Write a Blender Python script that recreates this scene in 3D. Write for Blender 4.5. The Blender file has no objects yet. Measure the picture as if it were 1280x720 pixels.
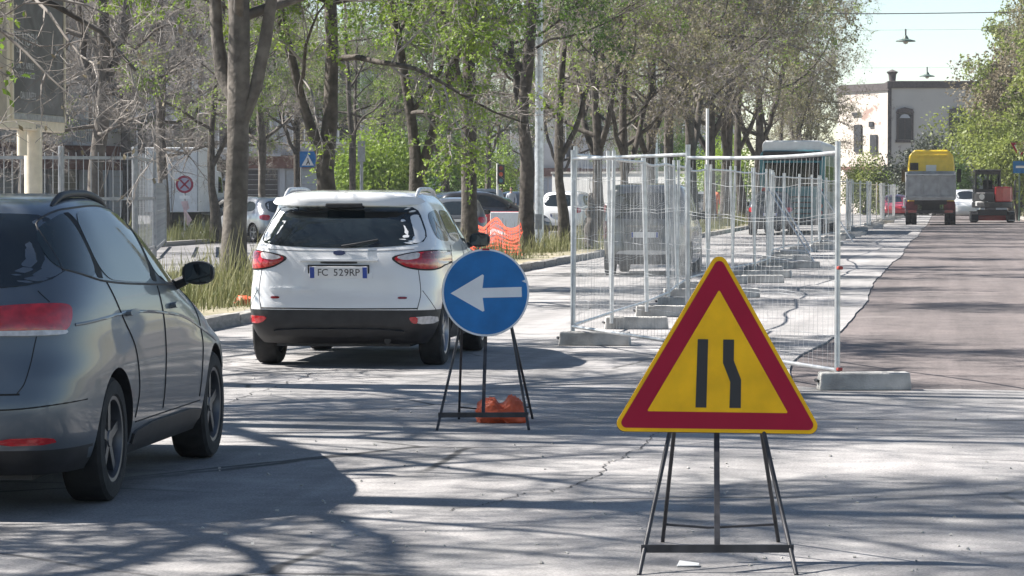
import bpy, bmesh, math, random
import numpy as np
from mathutils import Vector, Matrix
from mathutils.bvhtree import BVHTree

random.seed(7); rng = np.random.default_rng(11)
R = math.radians
scene = bpy.context.scene
col = scene.collection

# ---------------------------------------------------------------- camera, sky, sun, exposure
# world: +Y runs along the road away from the viewer, +X to the right, metres
YAW = R(8.3); CA, SA = math.cos(YAW), math.sin(YAW)
EYE = 1.63; FPX = 3700.0
cam_d = bpy.data.cameras.new('camera'); cam = bpy.data.objects.new('camera', cam_d); col.objects.link(cam)
cam.location = (0, 0, EYE)
cam.rotation_euler = (R(90) - math.atan(120/FPX), 0, YAW)
cam_d.sensor_width = 36; cam_d.lens = 36*FPX/1280; cam_d.clip_end = 3000; cam_d.clip_start = 0.5
cam_d.dof.use_dof = False
scene.camera = cam

SUN_EL, SUN_AZ = R(47), R(-84)          # azimuth from +Y, negative = to the left
world = bpy.data.worlds.new('World'); scene.world = world; world.use_nodes = True
wn = world.node_tree.nodes; wl = world.node_tree.links
bg = wn['Background']; sky = wn.new('ShaderNodeTexSky'); sky.sky_type = 'NISHITA'; sky.sun_disc = False
sky.sun_elevation = SUN_EL; sky.sun_rotation = SUN_AZ; sky.air_density = 1.0; sky.dust_density = 0.4; sky.ozone_density = 1.0; sky.altitude = 2000
tint = wn.new('ShaderNodeMix'); tint.data_type = 'RGBA'; tint.blend_type = 'MULTIPLY'; tint.inputs[0].default_value = 1.; tint.inputs[7].default_value = (1.05, 1., .91, 1)
wl.new(sky.outputs[0], tint.inputs[6]); wl.new(tint.outputs[2], bg.inputs[0]); bg.inputs[1].default_value = 0.06
sun_d = bpy.data.lights.new('sun', 'SUN'); sun = bpy.data.objects.new('sun', sun_d); col.objects.link(sun)
sun_d.energy = 5.0; sun_d.angle = R(0.55); sun_d.color = (1.0, 0.95, 0.88)
sdir = Vector((math.sin(SUN_AZ)*math.cos(SUN_EL), math.cos(SUN_AZ)*math.cos(SUN_EL), math.sin(SUN_EL)))
sun.rotation_euler = sdir.to_track_quat('Z', 'Y').to_euler()
sun.location = sdir*60
scene.view_settings.view_transform = 'Standard'; scene.view_settings.look = 'None'
scene.view_settings.exposure = 1.55; scene.view_settings.gamma = 1.0; scene.view_settings.use_curve_mapping = False
scene.render.engine = 'CYCLES'
scene.cycles.max_bounces = 6; scene.cycles.diffuse_bounces = 3; scene.cycles.glossy_bounces = 3
scene.cycles.transmission_bounces = 4; scene.cycles.transparent_max_bounces = 6
scene.cycles.caustics_reflective = False; scene.cycles.caustics_refractive = False
scene.cycles.use_denoising = True
try: scene.cycles.denoiser = 'OPENIMAGEDENOISE'
except Exception: pass

def at(px, Z):
    """place on the ground seen in column px of the photograph, Z metres away"""
    X = (px-640)/FPX*Z
    return (X*CA - Z*SA, X*SA + Z*CA)

# ---------------------------------------------------------------- materials
MATS = {}
def mat(name, c, rough=.6, metal=0., var=.12, scale=6., bump=0., bscale=40., coat=0., spec=.5, c2=None, coord='Object', detail=4., trans=0.):
    if name in MATS: return MATS[name]
    m = bpy.data.materials.new(name); m.use_nodes = True
    n, l = m.node_tree.nodes, m.node_tree.links
    b = n['Principled BSDF']; b.inputs['Roughness'].default_value = rough; b.inputs['Metallic'].default_value = metal
    b.inputs['Specular IOR Level'].default_value = spec
    if coat: b.inputs['Coat Weight'].default_value = coat; b.inputs['Coat Roughness'].default_value = .04
    tc = n.new('ShaderNodeTexCoord'); nz = n.new('ShaderNodeTexNoise'); nz.inputs['Scale'].default_value = scale; nz.inputs['Detail'].default_value = detail
    l.new(tc.outputs[coord], nz.inputs['Vector'])
    rp = n.new('ShaderNodeValToRGB'); l.new(nz.outputs[0], rp.inputs[0])
    rp.color_ramp.elements[0].position = .32; rp.color_ramp.elements[1].position = .68
    a = c2 if c2 else tuple(x*(1-var) for x in c); d = c if c2 else tuple(min(1, x*(1+var)) for x in c)
    rp.color_ramp.elements[0].color = (*a, 1); rp.color_ramp.elements[1].color = (*d, 1)
    l.new(rp.outputs[0], b.inputs['Base Color'])
    if bump:
        bz = n.new('ShaderNodeTexNoise'); bz.inputs['Scale'].default_value = bscale; bz.inputs['Detail'].default_value = 5
        l.new(tc.outputs[coord], bz.inputs['Vector'])
        bp = n.new('ShaderNodeBump'); bp.inputs['Strength'].default_value = bump; bp.inputs['Distance'].default_value = .02
        l.new(bz.outputs[0], bp.inputs['Height']); l.new(bp.outputs[0], b.inputs['Normal'])
    if trans:
        tr = n.new('ShaderNodeBsdfTranslucent'); mx = n.new('ShaderNodeMixShader'); mx.inputs[0].default_value = trans
        l.new(rp.outputs[0], tr.inputs[0]); l.new(b.outputs[0], mx.inputs[1]); l.new(tr.outputs[0], mx.inputs[2])
        l.new(mx.outputs[0], n['Material Output'].inputs[0])
    MATS[name] = m
    return m

def road_mat(name, base, dark, stain, crack=True, fine=60.):
    m = bpy.data.materials.new(name); m.use_nodes = True
    n, l = m.node_tree.nodes, m.node_tree.links; b = n['Principled BSDF']
    b.inputs['Roughness'].default_value = .85; b.inputs['Specular IOR Level'].default_value = .3
    tc = n.new('ShaderNodeTexCoord')
    def noise(sc, det=5, rough=.6, vec=None):
        z = n.new('ShaderNodeTexNoise'); z.inputs['Scale'].default_value = sc; z.inputs['Detail'].default_value = det; z.inputs['Roughness'].default_value = rough
        l.new(vec or tc.outputs['Object'], z.inputs['Vector']); return z
    def ramp(src, p0, c0, p1, c1):
        r = n.new('ShaderNodeValToRGB'); l.new(src, r.inputs[0]); e = r.color_ramp.elements
        e[0].position = p0; e[1].position = p1; e[0].color = (*c0, 1); e[1].color = (*c1, 1); return r
    def mix(f, a, c, mode='MIX'):
        x = n.new('ShaderNodeMix'); x.data_type = 'RGBA'; x.blend_type = mode
        if isinstance(f, float): x.inputs[0].default_value = f
        else: l.new(f, x.inputs[0])
        l.new(a, x.inputs[6])
        if isinstance(c, tuple): x.inputs[7].default_value = (*c, 1)
        else: l.new(c, x.inputs[7])
        return x.outputs[2]
    big = noise(.35, 6, .65); r0 = ramp(big.outputs[0], .36, dark, .62, base)
    med = noise(2.6, 6, .7); r1 = ramp(med.outputs[0], .3, (.72, .72, .73), .7, (1.12, 1.11, 1.1))
    c = mix(1., r0.outputs[0], r1.outputs[0], 'MULTIPLY')
    fin = noise(fine, 3, .8); r2 = ramp(fin.outputs[0], .3, (.58, .58, .58), .7, (1.38, 1.38, 1.38))
    c = mix(1., c, r2.outputs[0], 'MULTIPLY')
    ms = n.new('ShaderNodeMapping'); ms.inputs['Scale'].default_value = (2.2, .05, 1); l.new(tc.outputs['Object'], ms.inputs[0]); tz = noise(1., 4, .6, ms.outputs[0])
    rt = ramp(tz.outputs[0], .35, (.80, .80, .80), .65, (1.1, 1.1, 1.1)); c = mix(1., c, rt.outputs[0], 'MULTIPLY')
    # dusty pale stains of their own shape
    st = noise(.8, 7, .7); rs = ramp(st.outputs[0], .58, (0, 0, 0), .72, (.75, .75, .75))
    c = mix(rs.outputs[0], c, stain)
    dk = noise(1.1, 6, .75); mp = n.new('ShaderNodeMapping'); mp.inputs['Location'].default_value = (31, 7, 0); l.new(tc.outputs['Object'], mp.inputs[0]); l.new(mp.outputs[0], dk.inputs['Vector'])
    rd = ramp(dk.outputs[0], .62, (0, 0, 0), .74, (.55, .55, .55))
    c = mix(rd.outputs[0], c, tuple(x*.45 for x in base))
    if crack:
        wz = noise(1.4, 4, .6); ad = n.new('ShaderNodeMix'); ad.data_type = 'VECTOR'; ad.inputs[0].default_value = .12
        l.new(tc.outputs['Object'], ad.inputs[4]); l.new(wz.outputs[1], ad.inputs[5])
        vo = n.new('ShaderNodeTexVoronoi'); vo.feature = 'DISTANCE_TO_EDGE'; vo.inputs['Scale'].default_value = .42
        l.new(ad.outputs[1], vo.inputs['Vector'])
        rc = ramp(vo.outputs['Distance'], .004, (.85, .85, .85), .011, (0, 0, 0))
        mk = noise(.22, 2); rm = ramp(mk.outputs[0], .46, (0, 0, 0), .56, (1, 1, 1))
        f = mix(1., rc.outputs[0], rm.outputs[0], 'MULTIPLY')
        c = mix(f, c, (.03, .03, .03))
    l.new(c, b.inputs['Base Color'])
    bp = n.new('ShaderNodeBump'); bp.inputs['Strength'].default_value = .35; bp.inputs['Distance'].default_value = .006
    l.new(fin.outputs[0], bp.inputs['Height']); l.new(bp.outputs[0], b.inputs['Normal'])
    return m

M_OLD = road_mat('old_pale_asphalt', (.34, .328, .325), (.245, .24, .238), (.44, .425, .415))
M_MILL = road_mat('milled_asphalt', (.168, .144, .139), (.115, .101, .099), (.21, .187, .18), crack=False, fine=35.)
M_SERV = road_mat('service_road_asphalt', (.24, .235, .24), (.17, .17, .175), (.30, .29, .28))
M_CONC = mat('concrete', (.40, .39, .37), .9, var=.3, scale=5, bump=.35, bscale=60, detail=8)
M_KERB = mat('kerb_stone', (.27, .255, .235), .9, var=.35, scale=3, bump=.4, bscale=30, coord='Generated')
M_SOIL = mat('dry_soil', (.30, .26, .19), .95, var=.4, scale=1.5, bump=.5, bscale=25, c2=(.13, .125, .07), detail=8)
M_GRASS = mat('grass_blades', (.20, .20, .085), .7, c2=(.085, .105, .035), scale=2.2, trans=.35)
M_DRYG = mat('dry_stalks', (.30, .285, .15), .8, c2=(.16, .165, .075), scale=3, trans=.3)
M_GALV = mat('galvanised_steel', (.55, .56, .57), .42, .75, var=.2, scale=9, spec=.5)
M_GALV2 = mat('dull_grey_steel', (.30, .31, .32), .55, .5, var=.2, scale=9)
M_BLKM = mat('dark_painted_steel', (.045, .045, .05), .5, .3, var=.4, scale=12)
M_TYRE = mat('tyre_rubber', (.018, .018, .019), .85, var=.4, scale=10, bump=.2)
M_RIM = mat('alloy_rim', (.42, .42, .44), .35, .85, var=.15)
M_RIMD = mat('dark_alloy_rim', (.16, .16, .17), .4, .8, var=.15)
M_PLAS = mat('black_plastic', (.022, .022, .024), .55, var=.3, scale=8)
M_GLASS = mat('tinted_glass', (.010, .014, .016), .03, var=.2, spec=.6, coat=.3)
M_GLASB = mat('blue_side_glass', (.02, .03, .035), .03, var=.2, spec=.5, coat=.15)
M_REDL = mat('red_lens', (.42, .012, .018), .12, var=.25, scale=25, coat=1.)
M_REDD = mat('dark_red_lens', (.20, .01, .014), .15, var=.25, scale=25, coat=1.)
M_WLEN = mat('clear_lens', (.55, .52, .52), .12, var=.2, scale=30, coat=1.)
M_ORNG = mat('orange_plastic', (.72, .13, .05), .5, var=.25, scale=9, bump=.2, trans=.2)
M_CHRM = mat('chrome', (.6, .6, .62), .12, 1., var=.08)
M_WHITE = mat('white_paint', (.74, .74, .73), .5, var=.06)
M_BARK = mat('bark', (.10, .086, .073), .95, c2=(.036, .031, .026), scale=7, bump=.9, bscale=16, detail=8)
M_BARKP = mat('pale_bark', (.155, .137, .12), .95, c2=(.062, .054, .047), scale=5, bump=.7, bscale=16, detail=8)
M_TWIG = mat('grey_twigs', (.31, .285, .265), .9, c2=(.17, .15, .135), scale=1.5)
M_LEAF = mat('spring_leaves', (.29, .39, .05), .55, c2=(.13, .22, .03), scale=.9, trans=.45)
M_LEAFD = mat('deep_leaves', (.12, .215, .032), .55, c2=(.055, .12, .018), scale=.9, trans=.4)
M_LEAFY = mat('young_leaves', (.27, .31, .07), .55, c2=(.15, .20, .045), scale=.7, trans=.45)
M_LEAFB = mat('brownish_leaves', (.27, .26, .13), .6, c2=(.16, .165, .07), scale=.8, trans=.4)
M_SEED = mat('brown_seed_clusters', (.25, .215, .145), .8, c2=(.14, .12, .075), scale=1.2, trans=.3)
M_OLIVE = mat('olive_leaves', (.085, .10, .065), .6, c2=(.04, .052, .032), scale=1., trans=.25)

# ---------------------------------------------------------------- mesh helpers
def tag(o, label=None, cat=None, group=None, kind=None):
    if label: o['label'] = label
    if cat: o['category'] = cat
    if group: o['group'] = group
    if kind: o['kind'] = kind
    return o
def empty(name, loc=(0, 0, 0), rz=0., label=None, cat=None, group=None):
    o = bpy.data.objects.new(name, None); col.objects.link(o); o.location = loc; o.rotation_euler = (0, 0, rz); o.empty_display_size = .2
    return tag(o, label, cat, group)
def link(name, me, parent=None, loc=(0, 0, 0), rot=(0, 0, 0)):
    o = bpy.data.objects.new(name, me); col.objects.link(o); o.location = loc; o.rotation_euler = rot
    if parent: o.parent = parent
    return o
def copy_tree(o, parent=None):
    c = o.copy(); col.objects.link(c)
    if parent is not None: c.parent = parent
    for ch in list(o.children):
        copy_tree(ch, c)
    return c
def np_mesh(name, V, F, mats, midx=None, smooth=True):
    """V (n,3), F (m,k) all faces the same size"""
    V = np.asarray(V, np.float32); F = np.asarray(F, np.int32); k = F.shape[1]
    me = bpy.data.meshes.new(name); me.vertices.add(len(V)); me.vertices.foreach_set('co', V.ravel())
    me.loops.add(F.size); me.loops.foreach_set('vertex_index', F.ravel())
    me.polygons.add(len(F)); me.polygons.foreach_set('loop_start', np.arange(len(F), dtype=np.int32)*k)
    try: me.polygons.foreach_set('loop_total', np.full(len(F), k, np.int32))
    except Exception: pass
    for m in mats: me.materials.append(m)
    if midx is not None: me.polygons.foreach_set('material_index', np.asarray(midx, np.int32))
    me.polygons.foreach_set('use_smooth', np.full(len(F), smooth, bool))
    me.update(calc_edges=True); me.validate()
    return me

class MB:
    """collects simple solids into one mesh"""
    def __init__(s): s.v = []; s.f = []; s.mi = []; s.cur = 0
    def add(s, vs, fs):
        b = len(s.v); s.v += [tuple(p) for p in vs]; s.f += [tuple(i+b for i in f) for f in fs]; s.mi += [s.cur]*len(fs); return s
    def m(s, i): s.cur = i; return s
    def box(s, c, d, rz=0., rx=0., ry=0.):
        M = Matrix.Rotation(rz, 3, 'Z') @ Matrix.Rotation(ry, 3, 'Y') @ Matrix.Rotation(rx, 3, 'X'); c = Vector(c)
        vs = [c + M @ Vector((x*d[0]/2, y*d[1]/2, z*d[2]/2)) for x in (-1, 1) for y in (-1, 1) for z in (-1, 1)]
        return s.add(vs, [(0, 1, 3, 2), (4, 6, 7, 5), (0, 4, 5, 1), (2, 3, 7, 6), (0, 2, 6, 4), (1, 5, 7, 3)])
    def rng(s, x0, x1, y0, y1, z0, z1): return s.box(((x0+x1)/2, (y0+y1)/2, (z0+z1)/2), (x1-x0, y1-y0, z1-z0))
    def tube(s, pts, r, n=8, cap=True):
        pts = [Vector(p) for p in pts]; N = len(pts); rr = r if hasattr(r, '__len__') else [r]*N
        vs = []; fs = []; ref = None
        for i, p in enumerate(pts):
            t = (pts[min(i+1, N-1)] - pts[max(i-1, 0)]).normalized()
            if ref is None: ref = Vector((0, 0, 1)) if abs(t.z) < .9 else Vector((1, 0, 0))
            u = t.cross(ref).normalized(); w = t.cross(u).normalized(); ref = -w if False else u.cross(t)
            for k in range(n):
                a = 2*math.pi*(k+.5)/n; vs.append(p + (u*math.cos(a) + w*math.sin(a))*rr[i])
        for i in range(N-1):
            for k in range(n):
                a, b = i*n+k, i*n+(k+1) % n; fs.append((a, b, b+n, a+n))
        if cap: fs.append(tuple(range(n-1, -1, -1))); fs.append(tuple((N-1)*n+k for k in range(n)))
        return s.add(vs, fs)
    def prism(s, pts, dvec):
        """closed outline (3d points) extruded along dvec"""
        n = len(pts); d = Vector(dvec); a = [Vector(p) for p in pts]; b = [p+d for p in a]
        return s.add(a+b, [tuple(range(n-1, -1, -1)), tuple(range(n, 2*n))] + [(i, (i+1) % n, n+(i+1) % n, n+i) for i in range(n)])
    def lathe(s, prof, c=(0, 0, 0), axis='X', n=32):
        """prof: (radius, offset along axis), open"""
        c = Vector(c); vs = []; fs = []; m_ = len(prof)
        for k in range(n):
            a = 2*math.pi*k/n; ca, sa = math.cos(a), math.sin(a)
            for r, h in prof:
                v = {'X': (h, r*ca, r*sa), 'Y': (r*ca, h, r*sa), 'Z': (r*ca, r*sa, h)}[axis]
                vs.append(c+Vector(v))
        for k in range(n):
            for j in range(m_-1):
                a = k*m_+j; b = ((k+1) % n)*m_+j; fs.append((a, a+1, b+1, b))
        return s.add(vs, fs)
    def mesh(s, name, mats, smooth=None):
        me = bpy.data.meshes.new(name); me.from_pydata(s.v, [], s.f)
        for q in (mats if isinstance(mats, (list, tuple)) else [mats]): me.materials.append(q)
        me.polygons.foreach_set('material_index', s.mi)
        bm = bmesh.new(); bm.from_mesh(me); bmesh.ops.recalc_face_normals(bm, faces=bm.faces); bm.to_mesh(me); bm.free()
        if smooth:
            me.polygons.foreach_set('use_smooth', [True]*len(me.polygons)); me.set_sharp_from_angle(angle=R(smooth))
        me.update(); return me
    def obj(s, name, mats, parent=None, smooth=None, bevel=0., loc=(0, 0, 0), rot=(0, 0, 0), seg=2):
        o = link(name, s.mesh(name, mats, smooth), parent, loc, rot)
        if bevel:
            b = o.modifiers.new('bevel', 'BEVEL'); b.width = bevel; b.segments = seg; b.limit_method = 'ANGLE'; b.angle_limit = R(35)
        return o

def text_mesh(body, size, m, extrude=.001, name='lettering'):
    cu = bpy.data.curves.new(name, 'FONT'); cu.body = body; cu.size = size; cu.extrude = extrude; cu.align_x = 'CENTER'; cu.align_y = 'CENTER'; cu.resolution_u = 3
    o = bpy.data.objects.new(name, cu); col.objects.link(o)
    dg = bpy.context.evaluated_depsgraph_get(); me = bpy.data.meshes.new_from_object(o.evaluated_get(dg))
    bpy.data.objects.remove(o); me.materials.clear(); me.materials.append(m); return me

def pchip(xs, ys):
    xs = np.array(xs, float); ys = np.array(ys, float); h = np.diff(xs); d = np.diff(ys)/h
    m = np.zeros(len(xs)); m[0], m[-1] = d[0], d[-1]
    for i in range(1, len(xs)-1):
        if d[i-1]*d[i] > 0:
            w1 = 2*h[i]+h[i-1]; w2 = h[i]+2*h[i-1]; m[i] = (w1+w2)/(w1/d[i-1]+w2/d[i])
    def f(x):
        x = np.clip(np.asarray(x, float), xs[0], xs[-1]); i = np.clip(np.searchsorted(xs, x)-1, 0, len(h)-1)
        t = (x-xs[i])/h[i]
        return ((2*t**3-3*t**2+1)*ys[i] + (t**3-2*t**2+t)*h[i]*m[i] + (-2*t**3+3*t**2)*ys[i+1] + (t**3-t**2)*h[i]*m[i+1])
    return f
# ---------------------------------------------------------------- the setting
XK = -8.55                                    # kerb line of the left verge
g = MB(); g.add([(-1500, -300, -.25), (1500, -300, -.25), (1500, 2500, -.25), (-1500, 2500, -.25)], [(0, 1, 2, 3)])
tag(g.obj('ground', M_SERV), kind='structure')
g = MB(); g.add([(-2.2, 22, -.018), (4.62, 22, -.018), (4.62, 260, -.018), (-2.2, 260, -.018)], [(0, 1, 2, 3)])
tag(g.obj('milled_lane', M_MILL), kind='structure')

def edge_noise(y, seed, amp, f):
    return amp*(math.sin(y*f+seed)+.5*math.sin(y*f*2.3+seed*3)+.22*math.sin(y*f*5.1+seed*7)+.08*math.sin(y*f*11.7+seed*5))
ring = [(XK, -12), (4.62, -12), (4.62, 24.2)]
x = 4.5
while x > -1.0: ring.append((x, 24.6+edge_noise(x, 2., .12, 2.1))); x -= .14
y = 25.0
while y < 150: ring.append((-1.2+edge_noise(y, 1., .045, .17)+edge_noise(y, 4., .006, 1.9) - .25*math.exp(-((y-29)/3.)**2)+.004*max(0, y-60), y)); y += .16 if y < 70 else .5
ring += [(-.85, 260), (XK, 260)]
bm = bmesh.new(); vs = [bm.verts.new((a, b, 0)) for a, b in ring]; f = bm.faces.new(vs)
bmesh.ops.triangulate(bm, faces=[f]); lower = []
edges = [e for e in bm.edges if len(e.link_faces) == 1]
r_ = bmesh.ops.extrude_edge_only(bm, edges=edges)
for v in [q for q in r_['geom'] if isinstance(q, bmesh.types.BMVert)]: v.co.z = -.06
bmesh.ops.recalc_face_normals(bm, faces=bm.faces)
me = bpy.data.meshes.new('road'); bm.to_mesh(me); bm.free(); me.materials.append(M_OLD)
tag(link('road', me), kind='structure')
g = MB(); g.rng(-23.0, -12.25, -10, 260, -.2, 0); tag(g.obj('service_road', M_SERV), kind='structure')

# tar seams on the old surface (repaired joints), thin raised strips
M_TAR = mat('tar_seam', (.035, .034, .035), .7, var=.3)
def ribbon(pts, w, z, h=.004):
    b = MB(); n = len(pts); L = []; Rr = []
    for i, p in enumerate(pts):
        a = Vector(pts[max(0, i-1)]); c = Vector(pts[min(n-1, i+1)]); t = (c-a).normalized(); q = Vector((-t.y, t.x))*w*(.5+.5*random.random())
        L.append((p[0]+q.x, p[1]+q.y, z)); Rr.append((p[0]-q.x, p[1]-q.y, z))
    b.add(L+Rr, [(i, i+1, n+i+1, n+i) for i in range(n-1)]); return b
def wander(a, b, n, amp):
    out = []; off = 0
    for i in range(n+1):
        t = i/n; off += random.uniform(-amp, amp); off *= .85
        d = Vector((b[0]-a[0], b[1]-a[1])).normalized(); out.append((a[0]+(b[0]-a[0])*t - d.y*off, a[1]+(b[1]-a[1])*t + d.x*off))
    return out
def gp(px, py): return at(px, FPX*EYE/(py-240))
for a, b in (((705, 612), (840, 533)), ((240, 512), (415, 462)), ((560, 640), (700, 612))):
    tag(ribbon(wander(gp(*a), gp(*b), 60, .03), .0055, .004).obj('tar_seam', M_TAR), kind='structure')

# kerb of the left verge: separate stones
kerb = empty('kerb', (0, 0, 0)); tag(kerb, kind='structure')
b = MB(); b.box((0, 0, .03), (.20, .985, .22)); kme = b.mesh('kerb_stone', M_KERB)
y = 12.0; k = 0
while y < 112:
    o = link('kerb_stone', kme, kerb, (XK-.10+random.uniform(-.012, .012), y, random.uniform(-.012, .012)), (random.uniform(-.01, .01), random.uniform(-.03, .03), random.uniform(-.012, .012)))
    if k % 3 == 0:
        m_ = o.modifiers.new('bevel', 'BEVEL'); m_.width = .02; m_.segments = 2
    y += 1.0; k += 1
b = MB(); b.rng(XK-.20, XK, 112-.5, 260, -.1, .135); b.obj('kerb_run', M_KERB, kerb)
b = MB(); b.rng(-12.4, -12.2, 5, 260, -.1, .13); tag(b.obj('verge_kerb', M_KERB), kind='structure')
b = MB(); b.rng(-23.2, -23.0, 30, 260, -.1, .14); tag(b.obj('pavement_kerb', M_KERB), kind='structure')
b = MB(); b.rng(4.62, 4.82, -12, 260, -.1, .12); tag(b.obj('right_kerb', M_KERB), kind='structure')

def bumpy(name, x0, x1, y0, y1, z, amp, nx, ny, m):
    xs = np.linspace(x0, x1, nx); ys = np.linspace(y0, y1, ny); X, Y = np.meshgrid(xs, ys)
    Z = z + amp*(np.sin(X*2.1+Y*.7)+np.sin(Y*1.7-X*1.3+2)+.7*np.sin(X*5+Y*3.1)+.5*np.sin(Y*7.3-X*4.1))*.35
    V = np.stack([X, Y, Z], -1).reshape(-1, 3); i = np.arange(nx*ny).reshape(ny, nx)
    F = np.stack([i[:-1, :-1], i[:-1, 1:], i[1:, 1:], i[1:, :-1]], -1).reshape(-1, 4)
    return tag(link(name, np_mesh(name, V, F, [m])), kind='structure')
bumpy('verge', -12.22, XK-.19, -10, 260, .10, .035, 16, 540, M_SOIL)
bumpy('pavement', -60, -23.18, 20, 300, .10, .015, 20, 100, M_SERV)
bumpy('right_verge', 4.80, 60, -12, 300, .09, .03, 30, 160, M_SOIL)

# weeds: blades in clumps round the trunks
def blades(name, centres, label, m, wide=.008):
    """centres: (x, y, z, radius, height, count)"""
    P = []; H = []
    for (cx, cy, cz, r, h, n) in centres:
        a = rng.uniform(0, 2*np.pi, n); q = r*np.sqrt(rng.uniform(0, 1, n)); P.append(np.stack([cx+q*np.cos(a), cy+q*np.sin(a)*1.6, np.full(n, cz)], 1))
        H.append(h*rng.uniform(.15, 1.1, n)**1.3*(1.15-.6*q/r))
    P = np.concatenate(P); H = np.concatenate(H); n = len(P)
    az = rng.uniform(0, 2*np.pi, n); lean = rng.uniform(.05, .55, n)*H; d = np.stack([np.cos(az), np.sin(az), np.zeros(n)], 1)
    s = np.stack([-np.sin(az), np.cos(az), np.zeros(n)], 1)*(wide*rng.uniform(.6, 1.5, n))[:, None]
    up = np.array([0, 0, 1.])
    mid = P + d*(lean*.35)[:, None] + up*(H*.6)[:, None]; tip = P + d*lean[:, None] + up*H[:, None]
    V = np.stack([P-s, P+s, mid+s*.8, mid-s*.8, tip+s*.15, tip-s*.15], 1).reshape(-1, 3)
    i = np.arange(n)[:, None]*6; F = np.concatenate([i+np.array([[0, 1, 2, 3]]), i+np.array([[3, 2, 4, 5]])])
    o = link(name, np_mesh(name, V, F, [m], smooth=False)); return tag(o, label, 'grass', kind='stuff')
TREE_Z = [44.6, 51.6, 60., 67., 75.6, 83.6, 91.5, 99., 107., 115., 124., 133., 142., 152., 163.]
TREE_PX = [292, 412, 520, 588, 656, 706, 748, 781, 812, 838, 864, 888, 908, 928, 948]
TREES = [at(p, z) for p, z in zip(TREE_PX, TREE_Z)]
gr = []; dr = []
for (x, y) in TREES:
    gr.append((x, y, .08, 1.25, .55, 800)); dr.append((x, y, .08, 1.4, .85, 300))
    for _ in range(4): gr.append((x+random.uniform(-1.2, 1.3), y+random.uniform(-3.6, 3.6), .08, .7, .34, 200))
gr += [(XK-1.3, 40.5, .08, 1.1, .55, 900), (XK-1.9, 43.0, .08, 1.2, .70, 800), (XK-1.6, 38.3, .08, .9, .45, 500)]
dr += [(XK-1.6, 42.2, .08, 1.5, .95, 900), (XK-1.2, 39.5, .08, 1.3, .6, 500)]
for k in range(260): gr.append((random.uniform(-12.1, XK-.5), random.uniform(28, 150), .08, .45, .16, 40))
blades('verge_grass', gr, 'green weeds growing along the verge round the trunks', M_GRASS)
blades('dry_stalks', dr, 'tall dry seed stalks among the weeds of the verge', M_DRYG, .007)
gr = []
for k in range(60): gr.append((random.uniform(-27, -23.4), random.uniform(62, 140), .08, .8, .5, 110))
for k in range(10): gr.append((-23.9+random.uniform(-.3, .8), 84+k*2.2, .08, .9, .9, 260))
blades('pavement_weeds', gr, 'pale green weeds along the far kerb of the service road', M_GRASS)
gr = []
for k in range(60): gr.append((random.uniform(5.2, 9), random.uniform(135, 200), .08, .9, .7, 90))
blades('roadside_grass', gr, 'tall green grass along the right kerb behind the digger', M_GRASS)

# ---------------------------------------------------------------- trees
def nrm(a): return a/np.maximum(np.linalg.norm(a, axis=-1, keepdims=True), 1e-9)
def poly(P0, D, L, m, wan, up):
    P = [P0]; d = nrm(D)
    for k in range(m):
        d = nrm(d + wan*rng.normal(size=d.shape) + np.array([0, 0, 1.])*(up if np.isscalar(up) else up[:, None])); P.append(P[-1] + d*(L/m)[:, None])
    return np.stack(P, 1)
def tubes(PT, RR, n):
    N, m, _ = PT.shape; T = np.empty_like(PT); T[:, 1:-1] = PT[:, 2:]-PT[:, :-2]; T[:, 0] = PT[:, 1]-PT[:, 0]; T[:, -1] = PT[:, -1]-PT[:, -2]; T = nrm(T)
    ref = np.where(np.abs(T[:, :1, 2:3]) < .8, np.array([0, 0, 1.]), np.array([1., 0, 0])); ref = np.broadcast_to(ref, T.shape)
    u = nrm(np.cross(T, ref)); w = np.cross(T, u); a = 2*np.pi*np.arange(n)/n
    V = PT[:, :, None] + RR[:, :, None, None]*(np.cos(a)[:, None]*u[:, :, None] + np.sin(a)[:, None]*w[:, :, None])
    i = (np.arange(N*m*n).reshape(N, m, n)); j = np.roll(i, -1, 2)
    F = np.stack([i[:, :-1], j[:, :-1], j[:, 1:], i[:, 1:]], -1).reshape(-1, 4)
    return V.reshape(-1, 3), F
def children(PT, RR, L, cnt, t0, ang, spread_up=0.):
    """start points, directions, radii for cnt children on each polyline"""
    N, m, _ = PT.shape; t = rng.uniform(t0, 1., (N, cnt)); f = t*(m-1); i = np.minimum(f.astype(int), m-2); fr = (f-i)[..., None]
    idx = np.arange(N)[:, None]
    p = PT[idx, i]*(1-fr) + PT[idx, i+1]*fr; r = RR[idx, i]*(1-fr[..., 0]) + RR[idx, i+1]*fr[..., 0]; d = nrm(PT[idx, i+1]-PT[idx, i])
    rv = nrm(np.cross(d, rng.normal(size=d.shape))); a = np.radians(rng.uniform(*ang, (N, cnt)))[..., None]
    dd = nrm(d*np.cos(a) + rv*np.sin(a) + np.array([0, 0, spread_up])); par = np.broadcast_to(np.arange(N)[:, None], (N, cnt))
    return p.reshape(-1, 3), dd.reshape(-1, 3), r.ravel(), t.ravel(), par.ravel()
def leaves(P, D, size, droop=.4):
    n = len(P); d = nrm(D + .8*rng.normal(size=(n, 3)) - np.array([0, 0, droop])); s = nrm(np.cross(d, rng.normal(size=(n, 3))))
    L = (size*rng.uniform(.6, 1.35, n))[:, None]
    V = np.stack([P, P + d*L*.5 + s*L*.30, P + d*L, P + d*L*.5 - s*L*.30], 1).reshape(-1, 3)
    return V, np.arange(n*4).reshape(n, 4)
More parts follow.
